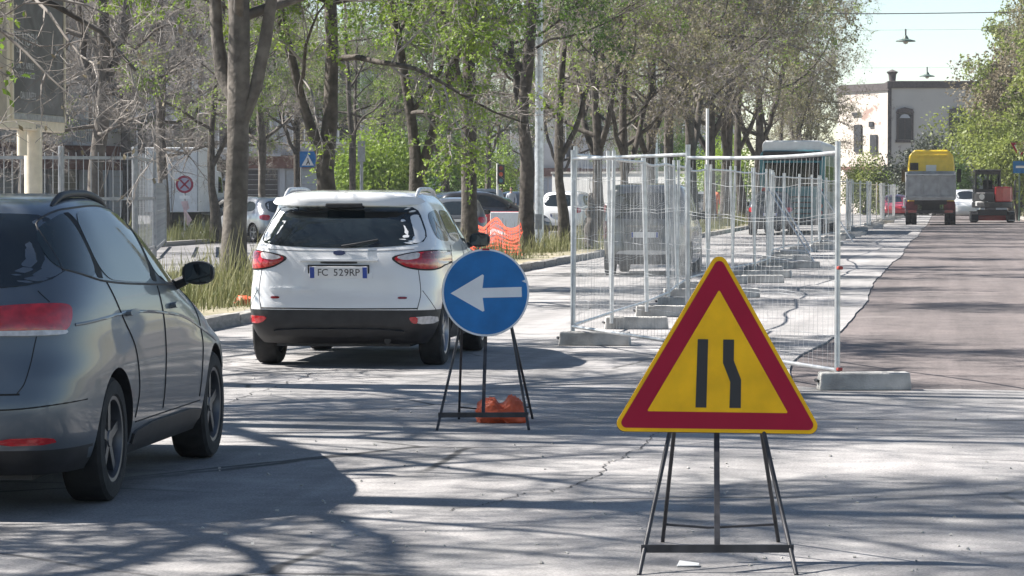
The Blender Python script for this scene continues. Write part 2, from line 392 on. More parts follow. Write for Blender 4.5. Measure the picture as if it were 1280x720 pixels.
def smooth_line(pts, n):
    pts = np.array(pts, float); t = np.concatenate([[0], np.cumsum(np.linalg.norm(np.diff(pts[:, :3], axis=0), axis=1))])
    fs = [pchip(t, pts[:, k]) for k in range(4)]; q = np.linspace(0, t[-1], n); return np.stack([f_(q) for f_ in fs], 1)

def make_tree(stems, nlimb, limb_len=(2.6, 4.8), limb_from=.45, leaf=.5, leaf_size=.068, seed_frac=.2, per=(9, 8, 5), lm=M_LEAF, bark=M_BARK, limb_up=.05, extra=(), leaf_n=6, droop=0., twig=M_TWIG):
    """stems: polylines of (x,y,z,radius); returns (trunk mesh, crown mesh)"""
    TV = []; TF = []; nb = 0
    def put(V, F):
        nonlocal nb
        TV.append(V); TF.append(F+nb); nb += len(V)
    sp = []
    for st in stems:
        st = [(a_, b_, c_ if c_ < 4.5 else 4.5+(c_-4.5)*1.4, (r__ if c_ < 4.5 else r__*1.1)*.86) for a_, b_, c_, r__ in st]
        q = smooth_line(st, 14 if len(st) > 2 else 8); q[1:-1, :2] += rng.normal(size=(len(q)-2, 2))*.025
        q[:, 3] *= 1+.07*rng.normal(size=len(q)); 
        if st[0][2] <= .05: q[0, 3] *= 1.35; q[1, 3] *= 1.08
        V, F = tubes(q[None, :, :3], q[None, :, 3], 12)
        V += .018*rng.normal(size=V.shape)*np.minimum(1, np.repeat(q[:, 3], 12)/.15)[:, None]; put(V, F); sp.append(q)
    # limbs
    p0 = []; d0 = []; r0 = []; l0 = []
    tot = [np.sum(np.linalg.norm(np.diff(q[:, :3], axis=0), axis=1)) for q in sp]
    for k in range(nlimb+(5 if nlimb > 5 else 0)):
        q = sp[k % len(sp)]; t = rng.uniform(limb_from, 1.) if sp[k % len(sp)][0, 2] < .1 else rng.uniform(.2, 1.)
        i = min(int(t*(len(q)-1)), len(q)-2); a = rng.uniform(0, 2*np.pi)
        p0.append(q[i, :3]); r0.append(min(q[i, 3]*.55, .11)); l0.append(rng.uniform(*limb_len)*(1.15-.5*t)); d0.append((np.cos(a), np.sin(a), rng.uniform(-.05, .9)))
    for e in extra:
        p0.append(e[:3]); d0.append(e[3:6]); l0.append(e[6]); r0.append(e[7])
    p0 = np.array(p0); d0 = np.array(d0); l0 = np.array(l0); r0 = np.array(r0)
    A = poly(p0, d0, l0, 8, .17, limb_up); AR = r0[:, None]*np.linspace(1, .22, 9)[None]
    V, F = tubes(A, AR, 7); put(V, F)
    trunk = np_mesh('trunk', np.concatenate(TV), np.concatenate(TF), [bark])
    # crown
    CV = []; CF = []; CM = []; cb = 0
    def putc(V, F, m_):
        nonlocal cb
        CV.append(V); CF.append(F+cb); CM.append(np.full(len(F), m_)); cb += len(V)
    for q in sp:      # stem tips keep branching too
        pass
    p, d, r, t, par = children(A, AR, l0, per[0], .18, (25, 75), .12)
    L2 = rng.uniform(.8, 2.0, len(p))*(1.2-.5*t); B = poly(p, d, L2, 6, .22, -.02-droop); BR = np.minimum(r*.6, .03)[:, None]*np.linspace(1, .25, 7)[None]
    V, F = tubes(B, BR, 5); putc(V, F, 0)
    leafy = np.clip(rng.normal(leaf, .45, len(p0))[par] + rng.normal(0, .25, len(p)), 0, 1)     # some limbs in leaf, some bare
    p, d, r, t, par = children(B, BR, L2, per[1], .1, (25, 80), .05)
    L3 = rng.uniform(.3, .85, len(p)); C = poly(p, d, L3, 4, .28, -.03-droop); CR = np.clip(r*.6, .004, .012)[:, None]*np.linspace(1, .45, 5)[None]
    V, F = tubes(C, CR, 3); putc(V, F, 0); lf3 = leafy[par]
    p, d, r, t, par = children(C, CR, L3, per[2], .15, (25, 75), 0.)
    L4 = rng.uniform(.10, .34, len(p)); E = poly(p, d, L4, 2, .3, -.04); ER = np.full((len(p), 3), .0036)*np.array([1, .8, .6])
    V, F = tubes(E, ER, 3); putc(V, F, 0); lf4 = lf3[par]
    # leaves on the twiglets
    for k in range(leaf_n):
        keep = rng.uniform(size=len(E)) < lf4
        tt = rng.uniform(.2, 1., keep.sum())[:, None]; P = E[keep][:, 0]*(1-tt) + E[keep][:, 2]*tt
        V, F = leaves(P, E[keep][:, 2]-E[keep][:, 0], leaf_size); putc(V, F, 1)
    keep = rng.uniform(size=len(E)) < seed_frac*(1-.6*lf4)
    V, F = leaves(E[keep][:, 2], E[keep][:, 2]-E[keep][:, 1], leaf_size*.85, .9); putc(V, F, 2)
    crown = np_mesh('crown', np.concatenate(CV), np.concatenate(CF), [twig, lm, M_SEED], np.concatenate(CM))
    crown.polygons.foreach_set('use_smooth', np.concatenate(CM) == 0)
    return trunk, crown
def tree(name, meshes, xy, rz, label, group, sc=1., z=.05):
    t = empty(name, (xy[0], xy[1], z), rz, label, 'tree', group); t.scale = (sc, sc, sc)
    link('trunk', meshes[0], t); link('crown', meshes[1], t); return t

# the trees one can tell apart (local x is to the right as seen from the road, z up)
T_FORK = make_tree([[(0, 0, 0, .22), (.02, 0, 1.2, .19), (.06, 0, 2.6, .185), (.10, 0, 3.4, .18), (.05, .1, 5.2, .13), (.2, .2, 8.5, .06), (.3, .1, 11, .02)],
                    [(.06, 0, 2.5, .13), (.42, -.1, 3.4, .12), (.62, -.1, 4.6, .10), (1.1, -.4, 7.4, .05), (1.6, -.6, 9.5, .02)],
                    [(.04, 0, 2.9, .12), (-.25, .2, 3.7, .11), (-.32, .3, 5.0, .09), (-1.0, .6, 8.2, .03)]], 13, (2.8, 5), .3, leaf=.12, per=(9, 9, 6), bark=M_BARKP)
T_VEE = make_tree([[(0, 0, 0, .19), (0, 0, 1.6, .165), (.0, 0, 2.4, .15), (.05, 0, 4.2, .12), (.1, .2, 7, .07), (0, .4, 10, .02)],
                   [(-.02, 0, 1.9, .11), (-.30, 0, 2.7, .10), (-.66, -.05, 3.9, .085), (-1.1, -.2, 6.2, .05), (-1.3, -.4, 8.5, .02)]], 13, (2.6, 4.6), .3, leaf=.52, leaf_n=8, per=(9, 8, 6))
T_WYE = make_tree([[(0, 0, 0, .20), (.02, 0, 1.8, .17), (-.05, 0, 2.6, .13), (-.22, .1, 4.0, .11), (-.7, .2, 6.2, .07), (-1.0, .3, 9, .02)],
                   [(.05, 0, 1.9, .13), (.35, 0, 2.9, .115), (.85, -.1, 4.4, .095), (1.5, -.3, 6.8, .05), (1.9, -.4, 9, .02)]], 14, (2.6, 4.8), .34, leaf=.75, leaf_n=8, per=(9, 8, 6))
T_TALL = make_tree([[(0, 0, 0, .22), (.05, 0, 1.8, .20), (-.05, 0, 3.6, .17), (.15, .1, 6, .12), (.1, .1, 9, .07), (.2, 0, 12, .02)],
                    [(0, 0, 3.3, .11), (-.6, .3, 4.8, .09), (-1.2, .4, 7.6, .04)]], 16, (2.8, 5.2), .25, leaf=.75, leaf_n=8, per=(9, 8, 6), lm=M_LEAFD)
T_LEAN = make_tree([[(0, 0, 0, .19), (-.08, 0, 1.5, .165), (-.2, 0, 2.6, .15), (-.1, .1, 4.5, .12), (.3, .2, 7.5, .07), (.5, .3, 10.5, .02)],
                    [(-.2, 0, 2.5, .10), (.35, -.2, 3.7, .09), (.9, -.4, 6, .05), (1.2, -.5, 8, .02)]], 14, (2.6, 5), .3, leaf=.15, seed_frac=.35, per=(9, 8, 6))
T_BARE = make_tree([[(0, 0, 0, .26), (-.03, 0, 1.6, .22), (.1, 0, 3.2, .20), (.25, 0, 4.6, .17), (.1, .1, 8, .09), (.2, 0, 11, .03)],
                    [(.2, 0, 4.0, .13), (.75, .1, 5.3, .11), (1.2, .2, 8, .04)],
                    [(.15, 0, 3.8, .12), (-.35, .1, 5.0, .10), (-.6, .2, 8, .04)]], 15, (2.8, 5.2), .28, leaf=-.55, seed_frac=.12, per=(10, 10, 7), bark=M_BARKP,
                   extra=[(.05, 0, 3.0, .7, -.7, .1, 3.4, .06), (.05, 0, 3.2, -.7, -.7, .0, 3.4, .06)])
T_BROWN = make_tree([[(0, 0, 0, .2), (.05, 0, 2, .17), (0, .1, 4, .14), (.2, .1, 7, .09), (.1, 0, 11, .03)],
                     [(.03, 0, 2.2, .11), (.7, 0, 3.8, .10), (1.7, .1, 6.5, .06), (2.4, .2, 9.5, .02)],
                     [(.03, 0, 2.6, .11), (-.6, 0, 4.2, .10), (-1.5, .1, 7.5, .04)]], 17, (3.2, 5.6), .25, leaf=.16, seed_frac=.7, leaf_size=.11, per=(10, 9, 6), leaf_n=3, lm=M_LEAFB)
T_GREEN = make_tree([[(0, 0, 0, .2), (.0, 0, 1.6, .17), (-.1, .1, 4, .14), (.2, .1, 7.5, .08), (.1, 0, 10, .02)],
                     [(0, 0, 1.6, .12), (-.8, 0, 3.4, .10), (-1.8, .1, 6, .05), (-2.3, .1, 8, .02)]], 17, (3., 5.4), .2, leaf=.75, seed_frac=.5, leaf_size=.15, per=(10, 8, 5), leaf_n=4, lm=M_LEAFY)

G_MED = 'trees along the left verge'
med = [(T_FORK, 'thick forked trunk rising from tall weeds beside the white car'),
       (T_VEE, 'grey tree with a side limb leaning out low, behind the white car roof'),
       (T_WYE, 'tree splitting into a wide V of two limbs behind the white car'),
       (T_TALL, 'dark leaning trunk in front of the orange safety net'),
       (T_TALL, 'stout straight trunk beside the pale concrete pole'),
       (T_LEAN, 'slim tree with weeds at its foot beside the first fence panel'),
       (T_BROWN, 'slender verge tree partly behind the corner fence post')]
rots = [0, 0, 0, 1.2, -.6, .4, 2.2, .7, 3.9, 5.1, 1.1, 2.9, 4.4, .2, 3.3]
for i, xy in enumerate(TREES):
    if i < len(med): ms, lb = med[i]
    else: ms, lb = (T_BROWN, T_LEAN, T_BROWN, T_BROWN)[i % 4], 'verge tree with brown seed clusters behind the long mesh fence'
    tree('verge_tree', ms, xy, YAW+rots[i], lb, G_MED, (1.0 if i < 8 else 1.22 if i < 10 else 1.45)+.05*math.sin(i*2.3))
# nearer trees of the same row: out of the picture, their shade lies on the road
for i, y in enumerate((2.5, 7., 11.5, 16., 20.5, 25., 31.5)):
    tree('verge_tree', T_BARE if i < 6 else T_VEE, (-10.4+.5*math.sin(i*3), y), i*1.9+.4, 'bare branched verge tree whose shadow streaks the near road' if i < 6 else 'thinly leaved verge tree shading the lane before the front fence panel', G_MED, 1.15)
# second row beyond the service road
G_PAV = 'trees beyond the service road'
row2 = [(120, 80, T_BARE, 'thick pale bare tree behind the railing beside the poster panel', 0., 1.05),
        (203, 101, T_BARE, 'straight trunk just left of the white box lorry', 1.9, .95),
        (271, 94, T_LEAN, 'thin pale trunk standing close against the forked tree', .3, .9),
        (329, 104, T_FORK, 'pale sunlit trunk before the blue grey shop front', 2.2, .8),
        (372, 125, T_TALL, 'dark trunk beside the blue crossing sign', 1., .9),
        (440, 118, T_LEAN, 'crooked slim trunk behind the tree with the low side limb', 2.0, .95)]
for px, Z, ms, lb, rz, sc in row2: tree('pavement_tree', ms, at(px, Z), rz, lb, G_PAV, sc)
BG = ((975, 178), (1000, 190), (1012, 206), (30, 97), (160, 121), (240, 138), (300, 142), (400, 150), (478, 146), (560, 150), (505, 170), (610, 165), (700, 190), (745, 172), (800, 200), (655, 205), (850, 215))
for i, (px, Z) in enumerate(BG):
    tree('pavement_tree', T_BROWN if px > 900 else (T_BARE if px < 330 else (T_LEAN, T_TALL, T_BROWN, T_TALL, T_VEE)[i % 5]), at(px, Z), i*2.1, 'background tree in thin leaf between the verge trees and the houses', G_PAV, 1.0+.12*math.sin(i*1.7))
# right of the road
G_RT = 'trees right of the road'
for i, (x, y, ms, sc, lb) in enumerate(((7.2, 140, T_GREEN, 1.25, 'yellow green tree overhanging the road above the digger'), (7.4, 126, T_BROWN, 1.35, 'tall brownish tree leaning over the right kerb'),
        (7.0, 156, T_GREEN, 1.2, 'bright leafed tree behind the give way sign'), (6.8, 172, T_BROWN, 1.3, 'brownish tree behind the bright leafed one'), (6.6, 190, T_GREEN, 1.15, 'light green tree by the old house'))):
    tree('roadside_tree', ms, (x, y), [2.8, .4, 3.4, 1.2, 5.5][i], lb, G_RT, sc)
# ---------------------------------------------------------------- cars
def outline(yr, yf, w, nr, nf, U):
    th = np.linspace(-np.pi/2, 1.5*np.pi, 721)[:-1]; c, s = np.cos(th), np.sin(th)
    n = np.where(s < 0, nr, nf); yc = (yr+yf)/2; h = (yf-yr)/2
    x = w*np.sign(c)*np.abs(c)**(2/n); y = yc + h*np.sign(s)*np.abs(s)**(2/n)
    x *= 1-.02*((y-yc)/h)**4
    P = np.stack([x, y], 1); Q = np.vstack([P, P[:1]]); d = np.concatenate([[0], np.cumsum(np.linalg.norm(np.diff(Q, axis=0), axis=1))])
    q = np.linspace(0, d[-1], U+1)[:-1]
    return np.stack([np.interp(q, d, Q[:, 0]), np.interp(q, d, Q[:, 1])], 1)
class Car:
    """a closed body grown from plan slices; features are laid onto its surface"""
    def __init__(s, name, spec, U=180, NZ=70):
        s.sp = spec; z0, z1 = spec['z'][0], spec['z'][-1]
        zs = np.unique(np.concatenate([np.linspace(z0, z1-.05, NZ), z1-.05+.05*np.linspace(0, 1, 10)**.6, spec.get('cuts', [])]))
        f = {k: pchip(spec['z'], spec[k]) for k in ('yr', 'yf', 'w', 'nr', 'nf')}
        V = []
        for z in zs:
            o = outline(float(f['yr'](z)), float(f['yf'](z)), float(f['w'](z)), float(f['nr'](z)), float(f['nf'](z)), U)
            V.append(np.column_stack([o, np.full(U, z)]))
        V = np.array(V); n = len(zs)
        faces = []; mi = []
        i = np.arange(n*U).reshape(n, U); j = np.roll(i, -1, 1)
        Q = np.stack([i[:-1], j[:-1], j[1:], i[1:]], -1)
        for a in range(n-1):
            zc = (zs[a]+zs[a+1])/2
            for k in range(U):
                yy = V[a, k, 1]; xx = abs(V[a, k, 0])
                faces.append(tuple(int(q) for q in Q[a, k])); mi.append(1 if spec['black'](xx, yy, zc) else 0)
        faces.append(tuple(int(q) for q in i[0][::-1])); mi.append(1)
        faces.append(tuple(int(q) for q in i[-1])); mi.append(0)
        s.V = [tuple(map(float, v)) for v in V.reshape(-1, 3)]; s.F = faces; s.mi = mi
        s.bvh = BVHTree.FromPolygons(s.V, s.F)
        s.name = name
    def body(s, root, paint):
        me = bpy.data.meshes.new('body'); me.from_pydata(s.V, [], s.F); me.materials.append(paint); me.materials.append(M_PLAS)
        me.polygons.foreach_set('material_index', s.mi); me.polygons.foreach_set('use_smooth', [True]*len(s.F)); me.update()
        o = link('body', me, None)
        cut = MB()
        for ya in s.sp['axles']:
            for sx in (-1, 1): cut.lathe([(0, .60*sx), (s.sp['arch'], .60*sx), (s.sp['arch'], 1.1*sx), (0, 1.1*sx)], (0, ya, s.sp['wr']), 'X', 48)
        cme = cut.mesh('cut', M_PLAS); co = link('cut', cme)
        md = o.modifiers.new('arch', 'BOOLEAN'); md.operation = 'DIFFERENCE'; md.object = co; md.solver = 'EXACT'
        cme.materials.clear(); cme.materials.append(paint); cme.materials.append(M_PLAS); cme.polygons.foreach_set('material_index', [1]*len(cme.polygons))
        dg = bpy.context.evaluated_depsgraph_get(); new = bpy.data.meshes.new_from_object(o.evaluated_get(dg))
        o.modifiers.clear(); o.data = new; bpy.data.objects.remove(co)
        new.set_sharp_from_angle(angle=R(38))
        o.parent = root; s.bo = o; return o
    def hit(s, p, d):
        h = s.bvh.ray_cast(Vector(p), Vector(d))
        if h[0] is None:
            h = s.bvh.find_nearest(Vector(p)+Vector(d)*4)
        return h[0], h[1]
    def patch(s, name, pts, face, m, parent, off=.004, K=7, ch=2, N=64, skirt=.012, bulge=0.):
        """an outline seen from the rear (x,z), a side (y,z) or above (x,y), laid on the body with rounded corners"""
        P = [Vector(p) for p in pts]
        for _ in range(ch):
            Q = []
            for a, b in zip(P, P[1:]+P[:1]): Q += [a*.78+b*.22, a*.22+b*.78]
            P = Q
        arr = np.array([[p.x, p.y] for p in P]+[[P[0].x, P[0].y]]); dd = np.concatenate([[0], np.cumsum(np.linalg.norm(np.diff(arr, axis=0), axis=1))])
        q = np.linspace(0, dd[-1], N+1)[:-1]; ol = np.stack([np.interp(q, dd, arr[:, 0]), np.interp(q, dd, arr[:, 1])], 1); c = ol.mean(0)
        dirs = {'rear': ((lambda a, b: (a, -3, b)), (0, 1, 0)), 'right': ((lambda a, b: (3, a, b)), (-1, 0, 0)), 'left': ((lambda a, b: (-3, a, b)), (1, 0, 0)), 'top': ((lambda a, b: (a, b, 4)), (0, 0, -1)), 'front': ((lambda a, b: (a, 9, b)), (0, -1, 0))}[face]
        mp, dv = dirs; dv = Vector(dv); vs = []; fs = []
        def pos(a, b, o_):
            h, nn = s.hit(mp(a, b), dv)
            if nn.dot(dv) > 0: nn = -nn
            return h + nn*o_
        vs.append(pos(c[0], c[1], off+bulge))
        for k in range(1, K+1):
            t = k/K
            for a, b in ol: vs.append(pos(c[0]+(a-c[0])*t, c[1]+(b-c[1])*t, off+bulge*(1-t*t)))
        for a, b in ol: vs.append(pos(a, b, -skirt))
        for i in range(N):
            fs.append((0, 1+i, 1+(i+1) % N))
            for k in range(K): a = 1+k*N+i; b = 1+k*N+(i+1) % N; fs.append((a, a+N, b+N, b))
        b = MB(); b.add(vs, fs); return b.obj(name, m, parent, smooth=40)
    def strip(s, name, pts, face, m, parent, w=.004, off=.003, n=40):
        """a narrow line laid on the surface (panel gap, moulding)"""
        P = np.array(pts, float); dd = np.concatenate([[0], np.cumsum(np.linalg.norm(np.diff(P, axis=0), axis=1))]); q = np.linspace(0, dd[-1], n)
        fx, fy = pchip(dd, P[:, 0]), pchip(dd, P[:, 1]); L = []
        for t in q:
            a, b = float(fx(t)), float(fy(t))
            src, dv = {'rear': ((a, -3, b), (0, 1, 0)), 'right': ((3, a, b), (-1, 0, 0)), 'left': ((-3, a, b), (1, 0, 0)), 'top': ((a, b, 4), (0, 0, -1))}[face]
            h, nn = s.hit(src, dv)
            if nn.dot(Vector(dv)) > 0: nn = -nn
            L.append(h+nn*off)
        b = MB(); b.tube(L, w, 6); return b.obj(name, m, parent, smooth=60)

def wheel(parent, x, y, r, w, side, rim=M_RIM, spokes=5, detail=True):
    t = link('wheel', None, parent, (x, y, r)); h = w/2
    b = MB(); b.lathe([(r*.66, -h*.85), (r*.72, -h), (r*.93, -h*.96), (r*.985, -h*.8), (r, -h*.5), (r, h*.5), (r*.985, h*.8), (r*.93, h*.96), (r*.72, h), (r*.66, h*.85)], n=40 if detail else 20)
    b.obj('tyre', M_TYRE, t, smooth=30)
    o = side*h; b = MB()
    b.lathe([(r*.69, -h*.9), (r*.69, o*.92), (r*.63, o*.90), (r*.60, o*.55), (r*.60, -o*.5)] if side > 0 else [(r*.69, h*.9), (r*.69, o*.92), (r*.63, o*.90), (r*.60, o*.55), (r*.60, -o*.5)], n=36 if detail else 18)
    b.lathe([(0, o*.78), (r*.13, o*.78), (r*.16, o*.6), (r*.16, o*.3), (0, o*.3)], n=20)
    for k in range(spokes):
        a = 2*math.pi*k/spokes+.3
        b.box((o*.58, r*.36*math.cos(a), r*.36*math.sin(a)), (h*.28, r*.58, r*.15), rx=a)
    b.obj('rim', rim, t, smooth=35)
    b = MB(); b.lathe([(0, o*.15), (r*.58, o*.15)], n=24); b.obj('brake_disc', M_PLAS, t)
    return t

def mirror_part(root, C, x, y, z, m, sc=1.):
    b = MB(); sg = 1 if x > 0 else -1
    P = []; 
    for (w_, h_, dy) in ((.05, .035, .10), (.10, .065, .06), (.115, .08, 0.), (.11, .075, -.03)):
        P.append([(x+sg*.0+w_*sc*math.cos(a)*(1.0), y+dy*sc, z+h_*sc*math.copysign(abs(math.sin(a))**.7, math.sin(a))) for a in np.linspace(0, 2*math.pi, 21)[:-1]])
    vs = [p for r_ in P for p in r_]; fs = [tuple(range(19, -1, -1)), tuple(range(60, 80))]
    for r_ in range(3):
        for k in range(20): a = r_*20+k; c = r_*20+(k+1) % 20; fs.append((a, c, c+20, a+20))
    b.add(vs, fs); o = b.obj('mirror', m, root, smooth=40)
    b = MB(); b.tube([(x-sg*.20, y+.05, z-.09), (x-sg*.08, y+.03, z-.04)], [.035, .03], 8); b.obj('mirror_arm', M_PLAS, o)
    b = MB(); b.box((x, y-.033*sc, z), (.18*sc, .004, .12*sc)); b.obj('mirror_glass', M_GLASS, o, bevel=.001)
    return o
def rail(C, root, x0, y0, y1, m, h=.05):
    for sg in (-1, 1):
        pts = []; n = 14
        for k in range(n):
            t = k/(n-1); y = y0+(y1-y0)*t; hp, nn = C.hit((sg*x0*(1-.03*t), y, 4), (0, 0, -1)); pts.append((hp.x, hp.y, hp.z + h*min(1., math.sin(math.pi*t)*2.2) - .004))
        b = MB(); b.tube(pts, [.010+.010*min(1, math.sin(math.pi*k/(n-1))*3) for k in range(n)], 8); b.obj('roof_rail', m, root, smooth=50)
def plate(root, C, z, txt, w=.52, h=.112, x=0.):
    hp, nn = C.hit((x, -3, z), (0, 1, 0))
    pl = empty('number_plate'); pl.parent = root; pl.location = (hp.x, hp.y-.012, hp.z)
    pl.rotation_euler = (math.atan2(-nn.z if nn.y < 0 else nn.z, abs(nn.y))*-1, 0, 0)
    b = MB(); b.box((0, 0, 0), (w, .012, h)); b.obj('plate_board', M_PLATE, pl, bevel=.004)
    for sg in (-1, 1):
        b = MB(); b.box((sg*(w/2-.024), -.007, 0), (.04, .003, h*.92)); b.obj('blue_band', M_PBLUE, pl)
    if txt:
        for k_, ch_ in enumerate(txt):
            if ch_ != ' ':
                o = link('character', text_mesh(ch_, h*.82, M_PTXT), pl, ((k_-(len(txt)-1)/2)*.0485, -.0075, -.001), (R(90), 0, 0)); o.scale = (.95, 1, 1)
    b = MB(); b.box((0, .008, 0), (w+.03, .008, h+.03)); b.obj('plate_frame', M_PLAS, pl)
    return pl
M_PLATE = mat('plate_white', (.70, .70, .70), .4, var=.05); M_PBLUE = mat('plate_blue', (.02, .06, .30), .4); M_PTXT = mat('plate_black', (.03, .03, .035), .5)
P_WHITE = mat('white_car_paint', (.72, .725, .735), .22, 0., var=.03, scale=2, coat=1.)
P_GREY = mat('blue_grey_metallic_paint', (.115, .135, .160), .36, .5, var=.06, scale=2, coat=.55)
P_DARK = mat('charcoal_car_paint', (.05, .052, .058), .3, .4, var=.08, coat=1.)
P_MID = mat('mid_grey_car_paint', (.13, .135, .14), .3, .5, var=.08, coat=1.)
P_SILV = mat('silver_car_paint', (.40, .41, .43), .3, .6, var=.06, coat=1.)
P_RED = mat('red_car_paint', (.42, .03, .04), .3, 0., var=.08, coat=1.)
P_GREEN = mat('dark_green_car_paint', (.015, .06, .04), .3, .2, var=.1, coat=1.)
M_SEAM = mat('panel_gap', (.012, .012, .013), .8)
M_SEAMW = mat('panel_gap_grey', (.10, .10, .105), .8)

# -- the white compact off-roader
spec = dict(z=[.22, .30, .42, .54, .70, .85, 1.0, 1.10, 1.20, 1.35, 1.46, 1.54, 1.60, 1.635, 1.65],
            yr=[.20, .08, .01, .0, .02, .03, .05, .075, .13, .25, .36, .36, .44, .60, 1.0],
            yf=[3.86, 3.98, 4.02, 4.02, 3.98, 3.90, 3.55, 3.05, 2.88, 2.58, 2.36, 2.15, 1.95, 1.75, 1.45],
            w=[.80, .84, .875, .883, .88, .872, .862, .845, .815, .755, .71, .675, .63, .56, .36],
            nr=[9, 9, 9, 9, 9, 8.5, 8, 7, 6, 5.4, 5.2, 5.2, 4.4, 3.6, 2.6], nf=[6, 6, 6, 6, 5, 4, 4, 4, 4, 4, 4, 4, 4, 3.4, 2.6],
            axles=[.72, 3.24], arch=.385, wr=.335, cuts=[.54, .38],
            black=lambda x, y, z: z < (.54 if y < .45 else .38))
W = Car('white_suv', spec)
wc = empty('compact_suv', (-5.55, 27.55, 0), R(.9), 'white compact off-roader with black bumper and plate FC 529RP', 'car')
inner = wc
def shift(o, d):        # bring the rear axle to the thing's origin
    for ch in o.children: ch.location.y -= d
W.body(wc, P_WHITE)
W.patch('rear_window', [(-.745, 1.165), (-.60, 1.135), (-.3, 1.115), (0, 1.11), (.3, 1.115), (.60, 1.135), (.745, 1.165), (.73, 1.26), (.63, 1.475), (.57, 1.495), (-.57, 1.495), (-.63, 1.475), (-.73, 1.26)], 'rear', M_GLASS, wc, ch=2)
for sg in (-1, 1):
    L = [(sg*.47, 1.02), (sg*.60, 1.055), (sg*.80, 1.085), (sg*.862, 1.06), (sg*.868, .985), (sg*.84, .915), (sg*.72, .918), (sg*.58, .945)]
    tl = W.patch('tail_light', L, 'rear', M_REDL, wc, off=.010, bulge=.012)
    W.patch('clear_segment', [(sg*.50, 1.025), (sg*.62, 1.055), (sg*.70, 1.066), (sg*.70, 1.01), (sg*.58, .995)], 'rear', M_WLEN, tl, off=.026)
    W.patch('dark_segment', [(sg*.715, 1.062), (sg*.80, 1.076), (sg*.845, 1.055), (sg*.852, 1.01), (sg*.715, 1.005)], 'rear', M_REDD, tl, off=.022, ch=1)
    W.patch('light_rim', [(a*1.0+sg*.0, b) for a, b in [(sg*.44, 1.025), (sg*.60, 1.068), (sg*.81, 1.097), (sg*.868, 1.07), (sg*.874, .98), (sg*.845, .90), (sg*.71, .905), (sg*.57, .935)]], 'rear', M_SEAM, tl, off=.005)
    W.patch('bumper_light', [(sg*.63, .475), (sg*.84, .487), (sg*.845, .415), (sg*.70, .41)], 'rear', M_REDL if sg < 0 else M_WLEN, wc, off=.008, ch=1)
    if sg > 0: W.patch('bumper_reflector', [(.62, .475), (.70, .48), (.70, .42), (.66, .415)], 'rear', M_REDL, wc, off=.012, ch=1)
    W.patch('model_badge', [(sg*.53, .665), (sg*.61, .665), (sg*.61, .642), (sg*.53, .642)], 'rear', M_REDD, wc, ch=1)
    W.strip('panel_gap', [(sg*.70, .545), (sg*.725, .70), (sg*.70, .93)], 'rear', M_SEAMW, wc, .004, 0)
    W.strip('panel_gap', [(sg*.845, .42+.1), (sg*.80, .62), (sg*.74, .72)], 'rear', M_SEAMW, wc, .0035, 0)
    sd = 'right' if sg > 0 else 'left'
    W.patch('side_window', [(.52, 1.21), (.62, 1.43), (.95, 1.46), (1.12, 1.45), (1.16, 1.16), (.75, 1.165)], sd, M_GLASB, wc)
    W.patch('side_window', [(1.20, 1.16), (1.17, 1.46), (1.5, 1.45), (1.85, 1.42), (1.80, 1.14)], sd, M_GLASB, wc)
    W.patch('side_window', [(1.86, 1.135), (1.91, 1.415), (2.15, 1.37), (2.45, 1.24), (2.62, 1.12)], sd, M_GLASB, wc)
    W.strip('panel_gap', [(1.83, 1.12), (1.85, .8), (1.83, .42)], sd, M_SEAMW, wc, .004, 0)
    W.strip('panel_gap', [(1.1, 1.12), (1.05, .95), (1.12, .72)], sd, M_SEAMW, wc, .004, 0)
    W.strip('panel_gap', [(2.75, 1.05), (2.85, .8), (2.82, .42)], sd, M_SEAMW, wc, .004, 0)
    W.patch('door_handle', [(1.28, .965), (1.28, .935), (1.46, .94), (1.46, .97)], sd, P_WHITE, wc, off=.03, ch=1)
    mirror_part(wc, W, sg*.92, 2.52, 1.15, M_PLAS, .9)
W.strip('panel_gap', [(-.66, 1.10), (-.3, 1.085), (.3, 1.085), (.66, 1.10)], 'rear', M_SEAMW, wc, .003, 0)
W.patch('handle_recess', [(-.17, .985), (.17, .985), (.16, .965), (-.16, .965)], 'rear', M_PLAS, wc, off=.012, ch=1)
W.patch('bumper_step', [(-.60, .37), (.60, .37), (.56, .30), (-.56, .30)], 'rear', M_PLAS, wc, off=.02, ch=1)
W.strip('panel_gap', [(-.70, .555), (0, .55), (.70, .555)], 'rear', M_SEAM, wc, .006, .0, 40)
W.patch('spoiler', [(-.66, 1.51), (-.6, 1.555), (0, 1.575), (.6, 1.555), (.66, 1.51), (.58, 1.50), (0, 1.505), (-.58, 1.50)], 'rear', P_WHITE, wc, off=.055, K=8, ch=1, skirt=.03)
b = MB(); hp, nn = W.hit((0, -3, 1.49), (0, 1, 0)); b.box((0, hp.y-.035, 1.505), (.34, .05, .045)); b.obj('brake_light_housing', M_PLAS, wc, bevel=.012)
W.patch('grip_moulding', [(-.34, 1.005), (.34, 1.005), (.36, .985), (-.36, .985)], 'rear', P_WHITE, wc, off=.028, ch=1)
W.patch('lower_crease', [(-.62, .755), (-.1, .72), (-.62, .70)], 'rear', P_WHITE, wc, off=.012, ch=2)
W.patch('plate_recess', [(-.31, .965), (.31, .965), (.30, .80), (-.30, .80)], 'rear', P_WHITE, wc, off=.006, ch=1)
plate(wc, W, .885, 'FC 529RP')
W.patch('oval_badge', [(.055*math.cos(a), 1.065+.024*math.sin(a)) for a in np.linspace(0, 6.28, 13)[:-1]], 'rear', mat('badge_navy', (.02, .03, .08), .3, coat=1.), wc, off=.010, ch=1)
